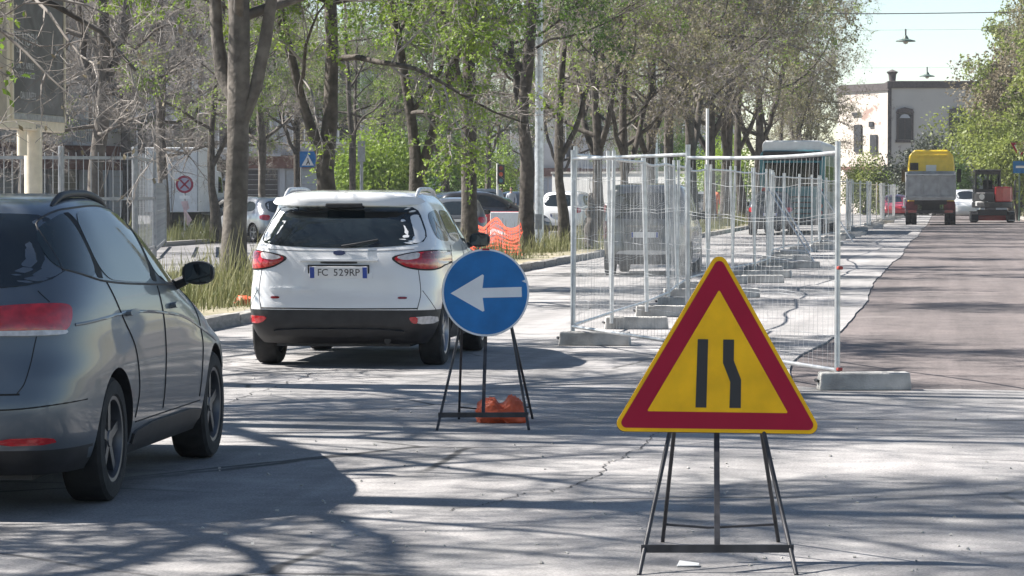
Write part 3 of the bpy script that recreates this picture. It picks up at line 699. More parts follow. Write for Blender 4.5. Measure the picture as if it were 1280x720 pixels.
hp, nn = W.hit((.02, -3, 1.13), (0, 1, 0)); h2, nn = W.hit((.34, -3, 1.19), (0, 1, 0)); b = MB(); b.tube([(.02, hp.y-.03, 1.125), (.15, hp.y-.028, 1.15), (.34, h2.y-.016, 1.19)], [.014, .009, .006], 6); b.obj('wiper', M_PLAS, wc)
rail(W, wc, .60, .62, 1.95, M_GALV, .038)
for ya in (.72, 3.24):
    for sg in (-1, 1): wheel(wc, sg*.752, ya, .335, .215, sg, M_RIM)
b = MB(); b.rng(-.6, .6, .25, 3.8, .19, .26); b.tube([(.42, .12, .25), (.42, .6, .25)], .03, 8); b.tube([(-.55, .72, .30), (.55, .72, .30)], .05, 8); b.obj('underbody', M_PLAS, wc)
shift(wc, .72); wc.scale = (1.05, 1, 1)

# -- the blue grey people carrier
spec = dict(z=[.20, .28, .40, .52, .66, .80, .92, 1.0, 1.08, 1.18, 1.32, 1.44, 1.51, 1.55, 1.575],
            yr=[.16, .07, .01, .0, .03, .07, .09, .11, .15, .22, .34, .47, .60, .82, 1.3],
            yf=[4.30, 4.40, 4.45, 4.47, 4.45, 4.32, 3.95, 3.60, 3.34, 3.10, 2.76, 2.40, 2.12, 1.90, 1.65],
            w=[.80, .845, .872, .882, .884, .878, .868, .855, .835, .80, .745, .685, .63, .56, .36],
            nr=[8, 8, 8, 8, 8, 7.5, 7, 6.6, 6, 5.2, 4.6, 4.2, 3.8, 3.2, 2.5], nf=[5, 5, 5, 5, 4.6, 3.3, 3.2, 3.2, 3.2, 3.2, 3.2, 3.2, 3.2, 3, 2.5],
            axles=[.95, 3.528], arch=.365, wr=.32, cuts=[.33],
            black=lambda x, y, z: z < .33 and y < .5 or z < .26)
A = Car('grey_mpv', spec)
gc = empty('people_carrier', (-5.18, 15.08, 0), R(2.3), 'blue grey metallic people carrier with roof rails and red tail lights', 'car')
A.body(gc, P_GREY)
A.patch('rear_window', [(-.66, 1.13), (-.3, 1.10), (0, 1.095), (.3, 1.10), (.66, 1.13), (.735, 1.20), (.70, 1.32), (.60, 1.45), (.50, 1.475), (-.50, 1.475), (-.60, 1.45), (-.70, 1.32), (-.735, 1.20)], 'rear', M_GLASS, gc)
for sg in (-1, 1):
    tl = A.patch('tail_light', [(sg*.40, 1.02), (sg*.62, 1.035), (sg*.765, 1.035), (sg*.785, 1.0), (sg*.785, .93), (sg*.765, .895), (sg*.60, .89), (sg*.40, .89)], 'rear', M_REDL, gc, off=.012, bulge=.01)
    A.patch('reversing_lens', [(sg*.42, .905), (sg*.765, .907), (sg*.775, .895), (sg*.755, .882), (sg*.42, .882)], 'rear', M_WLEN, tl, off=.027, ch=1)
    A.patch('bumper_reflector', [(sg*.50, .392), (sg*.74, .397), (sg*.755, .362), (sg*.50, .357)], 'rear', M_REDL, gc, off=.010, ch=1)
    A.strip('panel_gap', [(sg*.64, 1.10), (sg*.70, 1.045)], 'rear', M_SEAM, gc, .003, 0)
    A.strip('panel_gap', [(sg*.66, .88), (sg*.62, .66), (sg*.58, .60)], 'rear', M_SEAM, gc, .003, 0)
    sd = 'right' if sg > 0 else 'left'
    A.patch('side_window', [(.40, 1.22), (.50, 1.40), (.76, 1.47), (.82, 1.47), (.84, 1.15), (.58, 1.17)], sd, M_GLASB, gc, ch=2)
    A.patch('side_window', [(.90, 1.14), (.87, 1.48), (1.3, 1.49), (1.70, 1.475), (1.95, 1.455), (2.02, 1.09), (1.4, 1.11)], sd, M_GLASB, gc, ch=2)
    A.patch('side_window', [(2.09, 1.085), (2.02, 1.45), (2.25, 1.40), (2.62, 1.25), (2.95, 1.09), (2.98, 1.06)], sd, M_GLASB, gc, ch=2)
    A.patch('pillar_trim', [(1.95, 1.10), (1.90, 1.465), (2.07, 1.45), (2.12, 1.09)], sd, M_PLAS, gc, off=.0025, ch=1, K=3, N=32)
    A.patch('pillar_trim', [(.80, 1.15), (.79, 1.475), (.90, 1.48), (.94, 1.14)], sd, M_PLAS, gc, off=.0025, ch=1, K=3, N=32)
    A.strip('window_surround', [(.46, 1.20), (.55, 1.42), (.85, 1.495), (1.4, 1.51), (1.95, 1.475), (2.3, 1.405), (2.7, 1.235), (3.02, 1.055)], sd, M_PLAS, gc, .006, .0, 70)
    A.patch('pillar_trim', [(1.95, 1.10), (1.90, 1.465), (2.07, 1.45), (2.12, 1.09)], sd, M_PLAS, gc, off=.0025, ch=1, K=3, N=32)
    A.patch('pillar_trim', [(.80, 1.15), (.79, 1.475), (.90, 1.48), (.94, 1.14)], sd, M_PLAS, gc, off=.0025, ch=1, K=3, N=32)
    A.strip('window_surround', [(.46, 1.20), (.9, 1.13), (2.0, 1.08), (3.02, 1.05)], sd, M_PLAS, gc, .006, .0, 60)
    A.strip('panel_gap', [(2.05, 1.07), (2.08, .8), (2.03, .40)], sd, M_SEAM, gc, .005, 0)
    A.strip('panel_gap', [(.95, 1.12), (1.10, .95), (1.36, .74), (1.42, .55), (1.36, .40)], sd, M_SEAM, gc, .005, 0)
    A.strip('panel_gap', [(3.02, 1.04), (3.10, .8), (3.02, .40)], sd, M_SEAM, gc, .005, 0)
    A.strip('panel_gap', [(1.38, .375), (3.05, .375)], sd, M_SEAM, gc, .004, 0)
    A.strip('side_crease', [(.35, .93), (1.2, .955), (2.4, .90), (3.6, .70)], sd, P_GREY, gc, .012, -.006, 60)
    for yy in (1.18, 2.28):
        A.patch('door_handle', [(yy, .965), (yy, .935), (yy+.2, .938), (yy+.2, .97)], sd, P_GREY, gc, off=.032, ch=1)
    A.patch('sill', [(1.36, .35), (3.1, .35), (3.1, .24), (1.36, .24)], sd, M_PLAS, gc, off=.016, ch=1)
    mirror_part(gc, A, sg*.945, 2.66, 1.125, M_PLAS, .85)
A.strip('panel_gap', [(-.60, .605), (0, .595), (.60, .605)], 'rear', M_SEAM, gc, .005, 0)
A.strip('panel_gap', [(-.85, .56), (-.5, .53), (0, .525), (.5, .53), (.85, .56)], 'rear', M_SEAM, gc, .004, 0, 60)
plate(gc, A, .73, '')
rail(A, gc, .56, .80, 2.1, M_PLAS, .026)
for ya in (.95, 3.528):
    for sg in (-1, 1): wheel(gc, sg*.748, ya, .32, .225, sg, M_RIMD)
b = MB(); b.rng(-.6, .6, .25, 4.2, .17, .24); b.obj('underbody', M_PLAS, gc)
shift(gc, .95); gc.scale = (1, 1, 1.03)

# -- plainer cars for the distance
def simple_car(name, kind, paint, loc, rz, label, group=None, txt=None):
    van = kind == 'van'
    if van:
        H = 1.80; sp = dict(z=[.22, .32, .5, .8, 1.0, 1.1, 1.3, 1.55, 1.68, 1.76, H], yr=[.12, .02, 0, .02, .03, .05, .10, .18, .24, .36, .8], yf=[3.85, 4.0, 4.05, 3.95, 3.4, 3.1, 2.8, 2.4, 2.2, 2.0, 1.7],
                w=[.80, .84, .86, .87, .86, .85, .82, .77, .72, .65, .4], nr=[8]*10+[3], nf=[5]*11, axles=[.62, 3.2], arch=.36, wr=.31, cuts=[.42], black=lambda x, y, z: z < .42 and y < .4)
    elif kind == 'suv':
        H = 1.66; sp = dict(z=[.22, .32, .5, .8, 1.0, 1.1, 1.3, 1.5, 1.6, H], yr=[.14, .03, 0, .03, .08, .13, .30, .46, .6, 1.1], yf=[4.2, 4.35, 4.4, 4.2, 3.6, 3.3, 2.9, 2.5, 2.2, 1.8],
                w=[.82, .86, .89, .89, .87, .85, .77, .70, .62, .4], nr=[8]*9+[3], nf=[5]*10, axles=[.8, 3.45], arch=.38, wr=.33, cuts=[.42], black=lambda x, y, z: z < .42)
    else:
        H = 1.47; sp = dict(z=[.20, .28, .45, .7, .88, .98, 1.15, 1.32, 1.42, H], yr=[.14, .03, 0, .03, .10, .18, .40, .62, .8, 1.2], yf=[4.0, 4.1, 4.15, 4.0, 3.4, 3.1, 2.7, 2.35, 2.05, 1.7],
                w=[.80, .83, .86, .87, .85, .82, .75, .67, .58, .36], nr=[7]*9+[3], nf=[4.5]*10, axles=[.8, 3.3], arch=.345, wr=.305, cuts=[.3], black=lambda x, y, z: z < .3)
    C = Car(name, sp, 72, 26); o = empty(name, (loc[0], loc[1], loc[2] if len(loc) > 2 else 0), rz, label, 'car' if not van else 'van', group)
    C.body(o, paint); k = H/1.5
    if van:
        C.patch('rear_window', [(-.70, 1.12), (0, 1.10), (.70, 1.12), (.68, 1.30), (.60, 1.62), (-.60, 1.62), (-.68, 1.30)], 'rear', M_GLASS, o, K=3, N=32)
        for sg in (-1, 1): C.patch('tail_light', [(sg*.76, 1.06), (sg*.835, 1.08), (sg*.85, .70), (sg*.77, .70)], 'rear', M_REDD, o, off=.012, ch=1, K=3, N=24)
        C.patch('grip_strip', [(-.38, .985), (.38, .985), (.38, .955), (-.38, .955)], 'rear', M_CHRM, o, off=.02, ch=1, K=2, N=24)
        C.patch('bumper_step', [(-.55, .50), (.55, .50), (.55, .42), (-.55, .42)], 'rear', P_SILV, o, off=.03, ch=1, K=2, N=24)
    else:
        zb = .99*k if kind != 'suv' else 1.12
        C.patch('rear_window', [(-.60, zb), (0, zb-.02), (.60, zb), (.53, H-.12), (-.53, H-.12)], 'rear', M_GLASS, o, K=3, N=32)
        for sg in (-1, 1): C.patch('tail_light', [(sg*.55, zb-.09), (sg*.80, zb-.07), (sg*.82, zb-.24), (sg*.62, zb-.26)], 'rear', M_REDL, o, off=.012, ch=1, K=3, N=24)
    for sg, sd in ((-1, 'left'), (1, 'right')):
        zb = 1.12*(H/1.66) if not van else 1.12; yb = .55 if van else .75; yf_ = sp['axles'][1]-.75
        C.patch('side_window', [(yb, zb+.02), (yb+.12, H-.18), (yb+.75, H-.13), (yb+.8, zb)], sd, M_GLASB, o, K=3, N=32)
        C.patch('side_window', [(yb+.9, zb), (yb+.87, H-.13), (yb+1.25, H-.16), (yf_-.2, zb+.14), (yf_, zb)], sd, M_GLASB, o, K=3, N=32)
        mirror_part(o, C, sg*.97, yf_-.05, zb+.04, M_PLAS)
    f_ = float(pchip(sp['z'], sp['yf'])(H-.3))
    C.patch('windscreen', [(-.62, 1.0*k), (.62, 1.0*k), (.5, H-.12), (-.5, H-.12)], 'front', M_GLASS, o, K=3, N=32)
    for sg in (-1, 1): C.patch('headlight', [(sg*.5, .72), (sg*.78, .76), (sg*.8, .62), (sg*.55, .60)], 'front', M_WLEN, o, off=.012, ch=1, K=2, N=20)
    plate(o, C, .78 if not van else .80, txt)
    for ya in sp['axles']:
        for sg in (-1, 1): wheel(o, sg*.735, ya, sp['wr'], .2, sg, M_RIM, detail=False)
    shift(o, sp['axles'][0]); return o
x, y = at(806, 57.4)
simple_car('delivery_van', 'van', P_MID, (x, y+.6), R(0), 'dark grey van with upright tail driving behind the mesh fence', txt=None)
x, y = at(962, 112)
simple_car('dark_suv', 'suv', P_DARK, (x, y+.8), R(1), 'charcoal off-road car just behind the teal bus')
G_PK = 'cars parked beyond the verge trees'
for (px, Z, kind, pt, rz, lb) in ((572, 88, 'hatch', P_MID, 12, 'grey green hatchback parked behind the leaning trunk and orange net'), (560, 100, 'suv', P_DARK, -62, 'dark blue car behind the grey green hatchback'),
        (618, 104, 'hatch', P_GREEN, 30, 'dark green car behind the red and white barrier'), (612, 150, 'van', P_SILV, 130, 'silver van facing the road beside the traffic light'), (648, 175, 'suv', P_DARK, 170, 'black car behind the two people'),
        (345, 96, 'hatch', P_SILV, 40, 'silver car whose roof shows behind the white car'), (318, 118, 'hatch', P_SILV, 75, 'pale car parked before the shop shutters'),
        (704, 108, 'suv', P_WHITE, -8, 'white car with red tail light beside the slim verge tree'), (871, 150, 'suv', P_SILV, 4, 'silver car on the far lane left of the bus'), (1120, 190, 'hatch', P_RED, 178, 'small red car beyond the end of the mesh fence')):
    x, y = at(px, Z); simple_car('parked_car', kind, pt, (x, y), R(rz), lb, G_PK)
x, y = at(1207, 178); simple_car('white_van', 'van', P_WHITE, (x, y), R(180), 'white van between the tipper lorry and the digger')
x, y = at(-118, 70); simple_car('white_van', 'van', P_WHITE, (x, y-1.0, .0), R(-65), 'white van behind the railing under the poster panel').scale = (1.1, 1.1, 1.25)
# ---------------------------------------------------------------- road signs on stands
S_YEL = mat('sign_yellow', (.88, .49, .008), .55, var=.13, scale=7, detail=8., spec=.25); S_RED = mat('sign_red', (.36, .010, .04), .6, var=.10, scale=3, spec=.2)
S_BLU = mat('sign_blue', (.016, .165, .44), .5, var=.2, scale=5, detail=8., spec=.3); S_WHI = mat('sign_white', (.76, .77, .79), .4, var=.08, scale=4, coat=.2)
S_BLK = mat('sign_black', (.018, .018, .022), .5); S_BACK = mat('sign_back', (.06, .06, .065), .5, .3)
def round_tri(side, r, n=8):
    h = side*math.sqrt(3)/2; C = [(-side/2, 0), (side/2, 0), (0, h)]; out = []
    cen = (0, h/3)
    for k, (x, y) in enumerate(C):
        dx, dy = cen[0]-x, cen[1]-y; L = math.hypot(dx, dy); cx, cy = x+dx/L*2*r, y+dy/L*2*r
        a0 = math.atan2(-dy, -dx)
        for i in range(n+1):
            a = a0 - R(60) + R(120)*i/n; out.append((cx+r*math.cos(a), cy+r*math.sin(a)))
    return out
def plate_part(name, pts, y, th, m, parent, z0=0., bev=0.):
    b = MB(); b.prism([(x, y, z+z0) for x, z in pts], (0, th, 0)); return b.obj(name, m, parent, bevel=bev)
def stand(root, ft, fb, bk, top, legs_top, bk_shift=0., bar_z=.10, fs=.035, yf=-.38):
    """splayed rod legs: ft/fb = half width of the front legs at the top / on the ground, bk = half width of the rear feet"""
    yb = .62
    for sg in (-1, 1):
        b = MB(); b.tube([(sg*ft*.80, .036, top), (sg*ft, .030, top-.22), (sg*fb-fs, yf, 0)], .0105, 8); b.obj('leg', M_BLKM, root, smooth=60)
        b = MB(); b.tube([(sg*ft*.8, .05, top), (sg*bk+bk_shift, yb, 0)], .0095, 8); b.obj('rear_leg', M_BLKM, root, smooth=60)
    k = bar_z/(top-.22); xx = fb+(ft-fb)*k; yy = yf+(.03-yf)*k
    b = MB(); b.box((-fs*.85, yy, bar_z), (2*xx+.03, .012, .034)); b.obj('cross_bar', M_BLKM, root)
    b = MB(); b.tube([(-bk*.93+bk_shift*.9, yb*.9, .09), (0, yb*.9, .075), (bk*.95+bk_shift*.9, yb*.9, .09)], .006, 6); b.obj('rear_cross_bar', M_BLKM, root)
    b = MB(); b.tube([(0, .040, top), (0, .036, top-.22), (-.03, yy+.01, bar_z)], .017, 4); b.obj('centre_bar', M_BLKM, root)
x, y = at(897, 13.12)
ts = empty('warning_sign', (x, y, 0), YAW, 'yellow and red triangular road narrows sign on a black rod stand', 'road sign')
sg_ = empty('sign_plate'); sg_.parent = ts; sg_.scale = (1.05, 1, 1.05); sg_.location = (0, 0, .562); sg_.rotation_euler = (R(-3), R(.9), R(1.5))
plate_part('backing', round_tri(.905, .035), .002, .022, S_BACK, sg_, -.003, .003)
plate_part('yellow_border', round_tri(.90, .034), -.003, .006, S_YEL, sg_, 0, .001)
plate_part('red_border', round_tri(.846, .022), -.0052, .003, S_RED, sg_, .0155)
plate_part('yellow_field', round_tri(.598, .004, 2), -.0074, .003, S_YEL, sg_, .0865)
plate_part('lane_line', [(-.094, .105), (-.048, .105), (-.044, .394), (-.088, .394)], -.0096, .003, S_BLK, sg_)
plate_part('bent_lane_line', [(.050, .105), (.098, .105), (.098, .225), (.066, .305), (.066, .394), (.020, .394), (.020, .295), (.052, .215)], -.0096, .003, S_BLK, sg_)
stand(ts, .205, .335, .27, .80, .42, .06, yf=-.56)
x, y = at(607, 20.6)
rs = empty('direction_sign', (x, y, 0), YAW+R(3), 'round blue keep left arrow sign on a black rod stand', 'road sign')
dp = empty('sign_plate'); dp.parent = rs; dp.location = (0, 0, .93); dp.rotation_euler = (R(-3), R(-1.0), R(3))
def circ(r, n=56): return [(r*math.cos(2*math.pi*k/n), r*math.sin(2*math.pi*k/n)) for k in range(n)]
plate_part('backing', circ(.306), .002, .018, S_BACK, dp)
plate_part('white_rim', circ(.305), -.003, .006, S_WHI, dp, 0, .001)
plate_part('blue_field', circ(.292), -.0052, .003, S_BLU, dp)
plate_part('arrow', [(-.245, .0), (-.02, .127), (-.010, .120), (-.022, .032), (.252, .034), (.252, -.036), (-.022, -.036), (-.012, -.126), (-.024, -.132)], -.0074, .003, S_WHI, dp)
plate_part('red_mark', [(-.018, .296), (-.018, .308), (.030, .307), (.034, .294)], -.0096, .012, S_RED, dp)
plate_part('white_chip', [(.255, .075), (.285, .060), (.278, .085)], -.0076, .003, S_WHI, dp)
stand(rs, .20, .315, .265, .80, .42, .10)
# orange sandbag on the stand's foot
def lump(name, c, d, m, seed, parent=None, freq=7., amp=.16, sub=4, pinch=None):
    bm = bmesh.new(); bmesh.ops.create_icosphere(bm, subdivisions=sub, radius=1.)
    from mathutils import noise
    for v in bm.verts:
        p = v.co.copy(); q = noise.noise(p*freq*.3+Vector((seed, 0, 0)))*amp*1.3 + (1-abs(noise.noise(p*freq*.8+Vector((0, seed, 0)))))**3*amp*.9 + (1-abs(noise.noise(p*freq*2.+Vector((0, 0, seed)))))**4*amp*.45
        p *= 1+q
        if pinch: p.z *= 1-.45*math.exp(-(p.x/.16)**2); 
        v.co = Vector((math.copysign(abs(p.x)**.75, p.x)*d[0], math.copysign(abs(p.y)**.75, p.y)*d[1], max(p.z, -.55)*d[2]))
    z0 = min(v.co.z for v in bm.verts)
    for v in bm.verts: v.co.z -= z0
    me = bpy.data.meshes.new(name); bm.to_mesh(me); bm.free(); me.materials.append(m); me.polygons.foreach_set('use_smooth', [True]*len(me.polygons))
    return link(name, me, parent, c)
x, y = at(627, 20.95); tag(lump('sandbag', (x, y, 0), (.145, .12, .105), M_ORNG, 3., freq=2.6, amp=.30, pinch=True, sub=5), 'crumpled orange plastic sandbag lying across the round sign stand', 'sandbag').rotation_euler = (0, 0, YAW)
x, y = at(308, 40.0); tag(lump('orange_scrap', (x, y, .10), (.13, .10, .07), M_ORNG, 9., freq=5., amp=.4), 'crumpled orange plastic scrap on the verge by the white car', 'litter')
x, y = at(861, 12.85); b = MB(); b.add([(-.045, -.03, .006), (.05, -.035, .010), (.045, .03, .012), (-.04, .035, .022), (-.05, 0, .004)], [(0, 1, 2, 3, 4)])
o = b.obj('paper_scrap', M_WHITE, loc=(x, y, 0)); sol = o.modifiers.new('s', 'SOLIDIFY'); sol.thickness = .004; sol.offset = 1; tag(o, 'white scrap of paper under the triangular sign', 'litter')
b = MB(); random.seed(3)
for k in range(160):
    px, py = random.uniform(250, 1270), random.uniform(470, 719); x, y = gp(px, py); s_ = random.uniform(.004, .014)
    b.box((x, y, s_*.3), (s_, s_*1.3, s_*.8), rz=random.random()*3, rx=random.random())
tag(b.obj('gravel_crumbs', M_CONC), 'loose stone crumbs scattered on the near road', 'gravel', kind='stuff')

# ---------------------------------------------------------------- mesh fence
FX = -3.95; M_GALVW = mat('mesh_wire', (.38, .39, .40), .55, .4, var=.2)
def panel_meshes(L, bow=0., sag=0., gap=.10):
    """post, rails, wire mesh of one site fence panel standing on y from 0 to L"""
    b = MB(); b.tube([(0, 0, .03), (0, 0, 2.08)], .0235, 8); post = b.mesh('post', M_GALV, 60)
    def cx(t, z): return bow*math.sin(math.pi*t)*(z/2.)**1.5
    rails = []
    for z in (.16, 1.985):
        b = MB(); b.tube([(cx(k/8, z), L*k/8, z - (sag*math.sin(math.pi*k/8) if z > 1 else 0)) for k in range(9)], .0185, 8); rails.append(b.mesh('rail', M_GALV, 60))
    b = MB(); n = int(L/gap)
    for k in range(1, n):
        t = k/n; b.tube([(cx(t, z), L*t+.012*math.sin(k*1.7+z*2), z-(sag*math.sin(math.pi*t)*(z/2) if z > 1 else 0)) for z in (.15, .8, 1.4, 1.97)], .0015, 3, False)
    for z in (.45, .78, 1.12, 1.44, 1.76):
        for dz in ((0, .03) if z in (.78, 1.44) else (0,)):
            b.tube([(cx(k/8, z), L*k/8, z+dz-(.03+sag*2)*math.sin(math.pi*k/8)*(z/2)+.012*math.sin(k*2.3+z*9)) for k in range(9)], .0021, 3, False)
    wire = b.mesh('wire_mesh', M_GALVW); return post, rails, wire
PM = [panel_meshes(3.42), panel_meshes(3.42, .10, .02), panel_meshes(3.42, -.06, .035)] + [panel_meshes(3.42, bw, .02, .2) for bw in (.0, .05, -.05)]
def panel(p0, ang, k, label, group):
    post, rails, wire = PM[k % 3 + (3 if k >= 10 else 0)]
    o = empty('mesh_fence', (p0[0], p0[1], p0[2]), ang, label, 'fence', group)
    link('post', post, o); link('post', post, o, (0, 3.42, 0))
    for r_ in rails: link('rail', r_, o)
    tag(link('wire_mesh', wire, o), kind='stuff'); return o
bm = bmesh.new(); bmesh.ops.create_cube(bm, size=1.)
for v in bm.verts: v.co = Vector((v.co.x*.76, v.co.y*.235, v.co.z*.145+.0725)); 
for v in bm.verts:
    if v.co.z > .1: v.co.x *= .965; v.co.y *= .93
bmesh.ops.bevel(bm, geom=list(bm.edges), offset=.014, segments=2, affect='EDGES', profile=.6)
bme = bpy.data.meshes.new('concrete_foot'); bm.to_mesh(bme); bm.free(); bme.materials.append(M_CONC)
b = MB()
for xx in (-.27, -.17, .17, .27): b.lathe([(0, .1465), (.024, .1465), (.024, .14)], (xx, 0, 0), 'Z', 12)
hme = b.mesh('post_holes', M_SEAM)
b = MB(); b.tube([(-.385, -.06, .075), (-.40, 0, .08), (-.385, .06, .075)], .014, 6); lme = b.mesh('lifting_loop', M_BLKM)
def foot(xy, rz, label, group='concrete feet of the mesh fence'):
    o = empty('concrete_block', (xy[0], xy[1], 0), rz, label, 'concrete block', group)
    link('block', bme, o); link('post_holes', hme, o); link('lifting_loop', lme, o); return o
random.seed(5)
G_FN = 'site fence panels'
pA = at(1047, FPX*EYE/(487-240)); pB = at(848, 28.0); pC = at(716, FPX*EYE/(430-240))
def seg_ang(a, b): return math.atan2(b[1]-a[1], b[0]-a[0]) - R(90)
dAC = Vector((pC[0]-pA[0], pC[1]-pA[1])); ang = seg_ang(pA, pC)
pB = (pA[0]+dAC.x*.5, pA[1]+dAC.y*.5)
o = panel((*pA, .0), ang, 1, 'front mesh fence panel with bulging wires behind the triangular sign', G_FN); o.scale = (1, dAC.length*.5/3.42, .985)
for z in (.17, 1.02):
    b = MB(); b.box((.01, -.01, z), (.052, .045, .03), rz=.3); b.obj('clamp', mat('red_clamp', (.38, .05, .04), .6), o, bevel=.008)
o = panel((*pB, .03), ang, 0, 'mesh fence panel joining the corner post to the front panel', G_FN); o.scale = (1, dAC.length*.5/3.42, .985)
foot((pA[0]+.22, pA[1]+.0), YAW+R(1), 'concrete foot standing alone on the dark milled lane edge')
foot((pC[0]+.27, pC[1]-.25), YAW+R(-7), 'concrete foot under the leftmost corner post, tilted a little')
y = pC[1]; k = 0; x = pC[0]
while y < 200:
    xo = FX+.25*math.sin(k*.9)*min(1, k/4)+.02*random.uniform(-1, 1); nx = (FX+.006*max(0, y-70)+.25*math.sin((k+1)*.9)*min(1, (k+1)/4), y+3.5)
    a_ = seg_ang((x, y), nx)
    p = panel((x, y, .04), a_, k if k < 7 else k+3, 'mesh fence panel in the long row beside the milled lane', G_FN); p.rotation_euler = (0, R(random.uniform(-1.6, 1.6)), a_)
    x, y = nx; k += 1
    lb = {1: 'sunlit concrete foot beside the corner foot', 2: 'pale concrete foot touching the corner of the second panel'}.get(k, 'concrete foot in the row under the long mesh fence')
    foot((x+.22+random.uniform(-.1, .1), y+random.uniform(-.1, .1)), YAW*.6+R(random.uniform(-7, 7)), lb)
    if k in (4, 6, 7, 9, 11): foot((x+.75+random.uniform(-.15, .2), y+.5+random.uniform(-.4, .4)), YAW*.6+R(random.uniform(-16, 16)), 'spare concrete foot dropped beside the fence row')
    if k in (9, 12, 16):
        b = MB(); b.tube([(x-.02, y, 1.75), (x+1.0, y-.35, .16)], .019, 8); b.tube([(x+.1, y-.05, .2), (x+1.0, y-.35, .16)], .016, 8)
        tag(b.obj('fence_brace', M_GALV), 'slanting steel brace propping the long mesh fence', 'brace', 'braces of the mesh fence')

# ---------------------------------------------------------------- tipper lorry
M_YEL = mat('lorry_yellow', (.78, .53, .012), .4, var=.08, coat=.5); M_BED = mat('tipper_steel', (.33, .34, .36), .6, .3, var=.2, scale=3)
M_CHAS = mat('chassis_black', (.02, .019, .019), .7, var=.4); M_MUD = mat('red_mudguard', (.13, .025, .03), .6, var=.3)
x, y = at(1163, 147)
tk = empty('tipper_lorry', (x, y, -.03), R(0), 'yellow cab tipper lorry with grey dump body seen from behind', 'lorry')
tk.scale = (1, 1, 1.09)
b = MB(); b.prism([(-1.18, 4.6, 1.0), (-1.18, 4.6, 2.75), (-1.12, 4.6, 3.25), (-.85, 4.6, 3.5), (.85, 4.6, 3.5), (1.12, 4.6, 3.25), (1.18, 4.6, 2.75), (1.18, 4.6, 1.0)], (0, 1.9, 0)); cab = b.obj('cab', M_YEL, tk, bevel=.09, seg=3)
b = MB(); b.box((0, 4.58, 3.22), (1.7, .06, .12)); b.obj('roof_rib', M_YEL, cab, bevel=.02)
b = MB(); b.box((0, 4.57, 2.62), (.52, .03, .34)); b.obj('white_placard', M_WHITE, cab)
b = MB(); b.box((-.86, 4.57, 2.72), (.42, .03, .34)); b.obj('vent', M_CHAS, cab)
for sg in (-1, 1):
    b = MB(); b.box((sg*1.42, 6.3, 2.3), (.22, .12, .62)); b.tube([(sg*1.2, 6.3, 2.7), (sg*1.42, 6.3, 2.68)], .02, 6); b.obj('mirror', M_CHAS, tk, bevel=.03)
    b = MB(); b.box((sg*1.185, 5.7, 2.75), (.02, .9, .6)); b.obj('side_window', M_GLASS, cab)
b = MB(); b.rng(-1.22, 1.22, -.35, -.28, 1.28, 2.30); bed = b.obj('tailgate', M_BED, tk, bevel=.01)
for xx in (-1.15, -.4, .4, 1.15):
    b = MB(); b.box((xx, -.38, 1.79), (.09, .06, 1.0)); b.obj('rib', M_BED, bed, bevel=.008)
for zz in (1.30, 2.28):
    b = MB(); b.box((0, -.385, zz), (2.46, .05, .09)); b.obj('rib', M_BED, bed, bevel=.008)
for sg in (-1, 1):
    b = MB(); b.rng(*sorted((sg*1.18, sg*1.25)), -.28, 4.3, 1.2, 2.42); b.obj('bed_side', M_WHITE if sg < 0 else M_BED, tk, bevel=.01)  # left side white: the sunlight on it is put into the colour
b = MB(); b.rng(-1.2, 1.2, -.28, 4.3, 1.15, 1.25); b.obj('bed_floor', M_BED, tk)
b = MB(); b.rng(-1.2, 1.2, 4.2, 4.3, 1.25, 2.5); b.obj('headboard', M_BED, tk)
b = MB(); b.rng(-.45, .45, 0, 6.2, .7, 1.1); b.rng(-.8, .8, -.2, .2, .95, 1.16); b.obj('chassis', M_CHAS, tk)
b = MB(); b.box((0, -.3, .62), (2.3, .1, .16)); b.obj('rear_bumper', M_CHAS, tk, bevel=.02)
for sg in (-1, 1):
    b = MB(); b.box((sg*.9, -.36, .64), (.42, .03, .12)); b.obj('tail_light', M_REDD, tk)
    b = MB(); b.box((sg*.92, -.12, .85), (.56, .05, .5)); b.obj('mudguard', M_MUD, tk)
    for yy in (.6, 4.9):
        for xx in ((.82, 1.1) if yy < 1 else (1.05,)): wheel(tk, sg*xx, yy, .50, .27, sg, M_GALV2, 6, False)
b = MB(); b.rng(-1.35, -1.26, .2, 1.0, .9, 1.25); b.obj('tool_box', M_WHITE, tk, bevel=.02)

# ---------------------------------------------------------------- mini digger
x, y = at(1240, 160); M_DRED = mat('digger_red', (.40, .018, .022), .45, var=.1, coat=.4); M_DBLK = mat('digger_black', (.025, .025, .027), .5)
dg_ = empty('mini_digger', (x, y, -.03), R(3), 'red and black mini digger on tracks beside the lorry', 'digger')
for sg in (-1, 1):
    pts = [(sg*.98-.17, 1.05*math.cos(a)+(.0), .28+.26*math.sin(a)) for a in np.linspace(0, 2*math.pi, 25)[:-1]]
    pts = [(p[0], math.copysign(min(abs(p[1])*1.25, 1.05), p[1]), p[2]) for p in pts]
    b = MB(); b.prism(pts, (.34, 0, 0)); tr_ = b.obj('track', M_TYRE, dg_, bevel=.02)
    for k in range(9):
        b = MB(); b.box((sg*.98, -1.06, .1+k*.0+.02), (.36, .03, .05)) if k == 0 else b.box((sg*.98, -1.0+.25*k, .53), (.36, .06, .03)); b.obj('track_pad', M_GALV2 if sg > 0 else M_DBLK, tr_)
    for k in range(4):
        b = MB(); b.lathe([(0, -.19), (.16, -.19), (.16, .19), (0, .19)], (sg*.98, -.7+.46*k, .26), 'X', 14); b.obj('roller', M_DBLK, tr_)
b = MB(); b.rng(-.8, .8, -.5, .5, .35, .62); b.obj('track_frame', M_DBLK, dg_, bevel=.03)
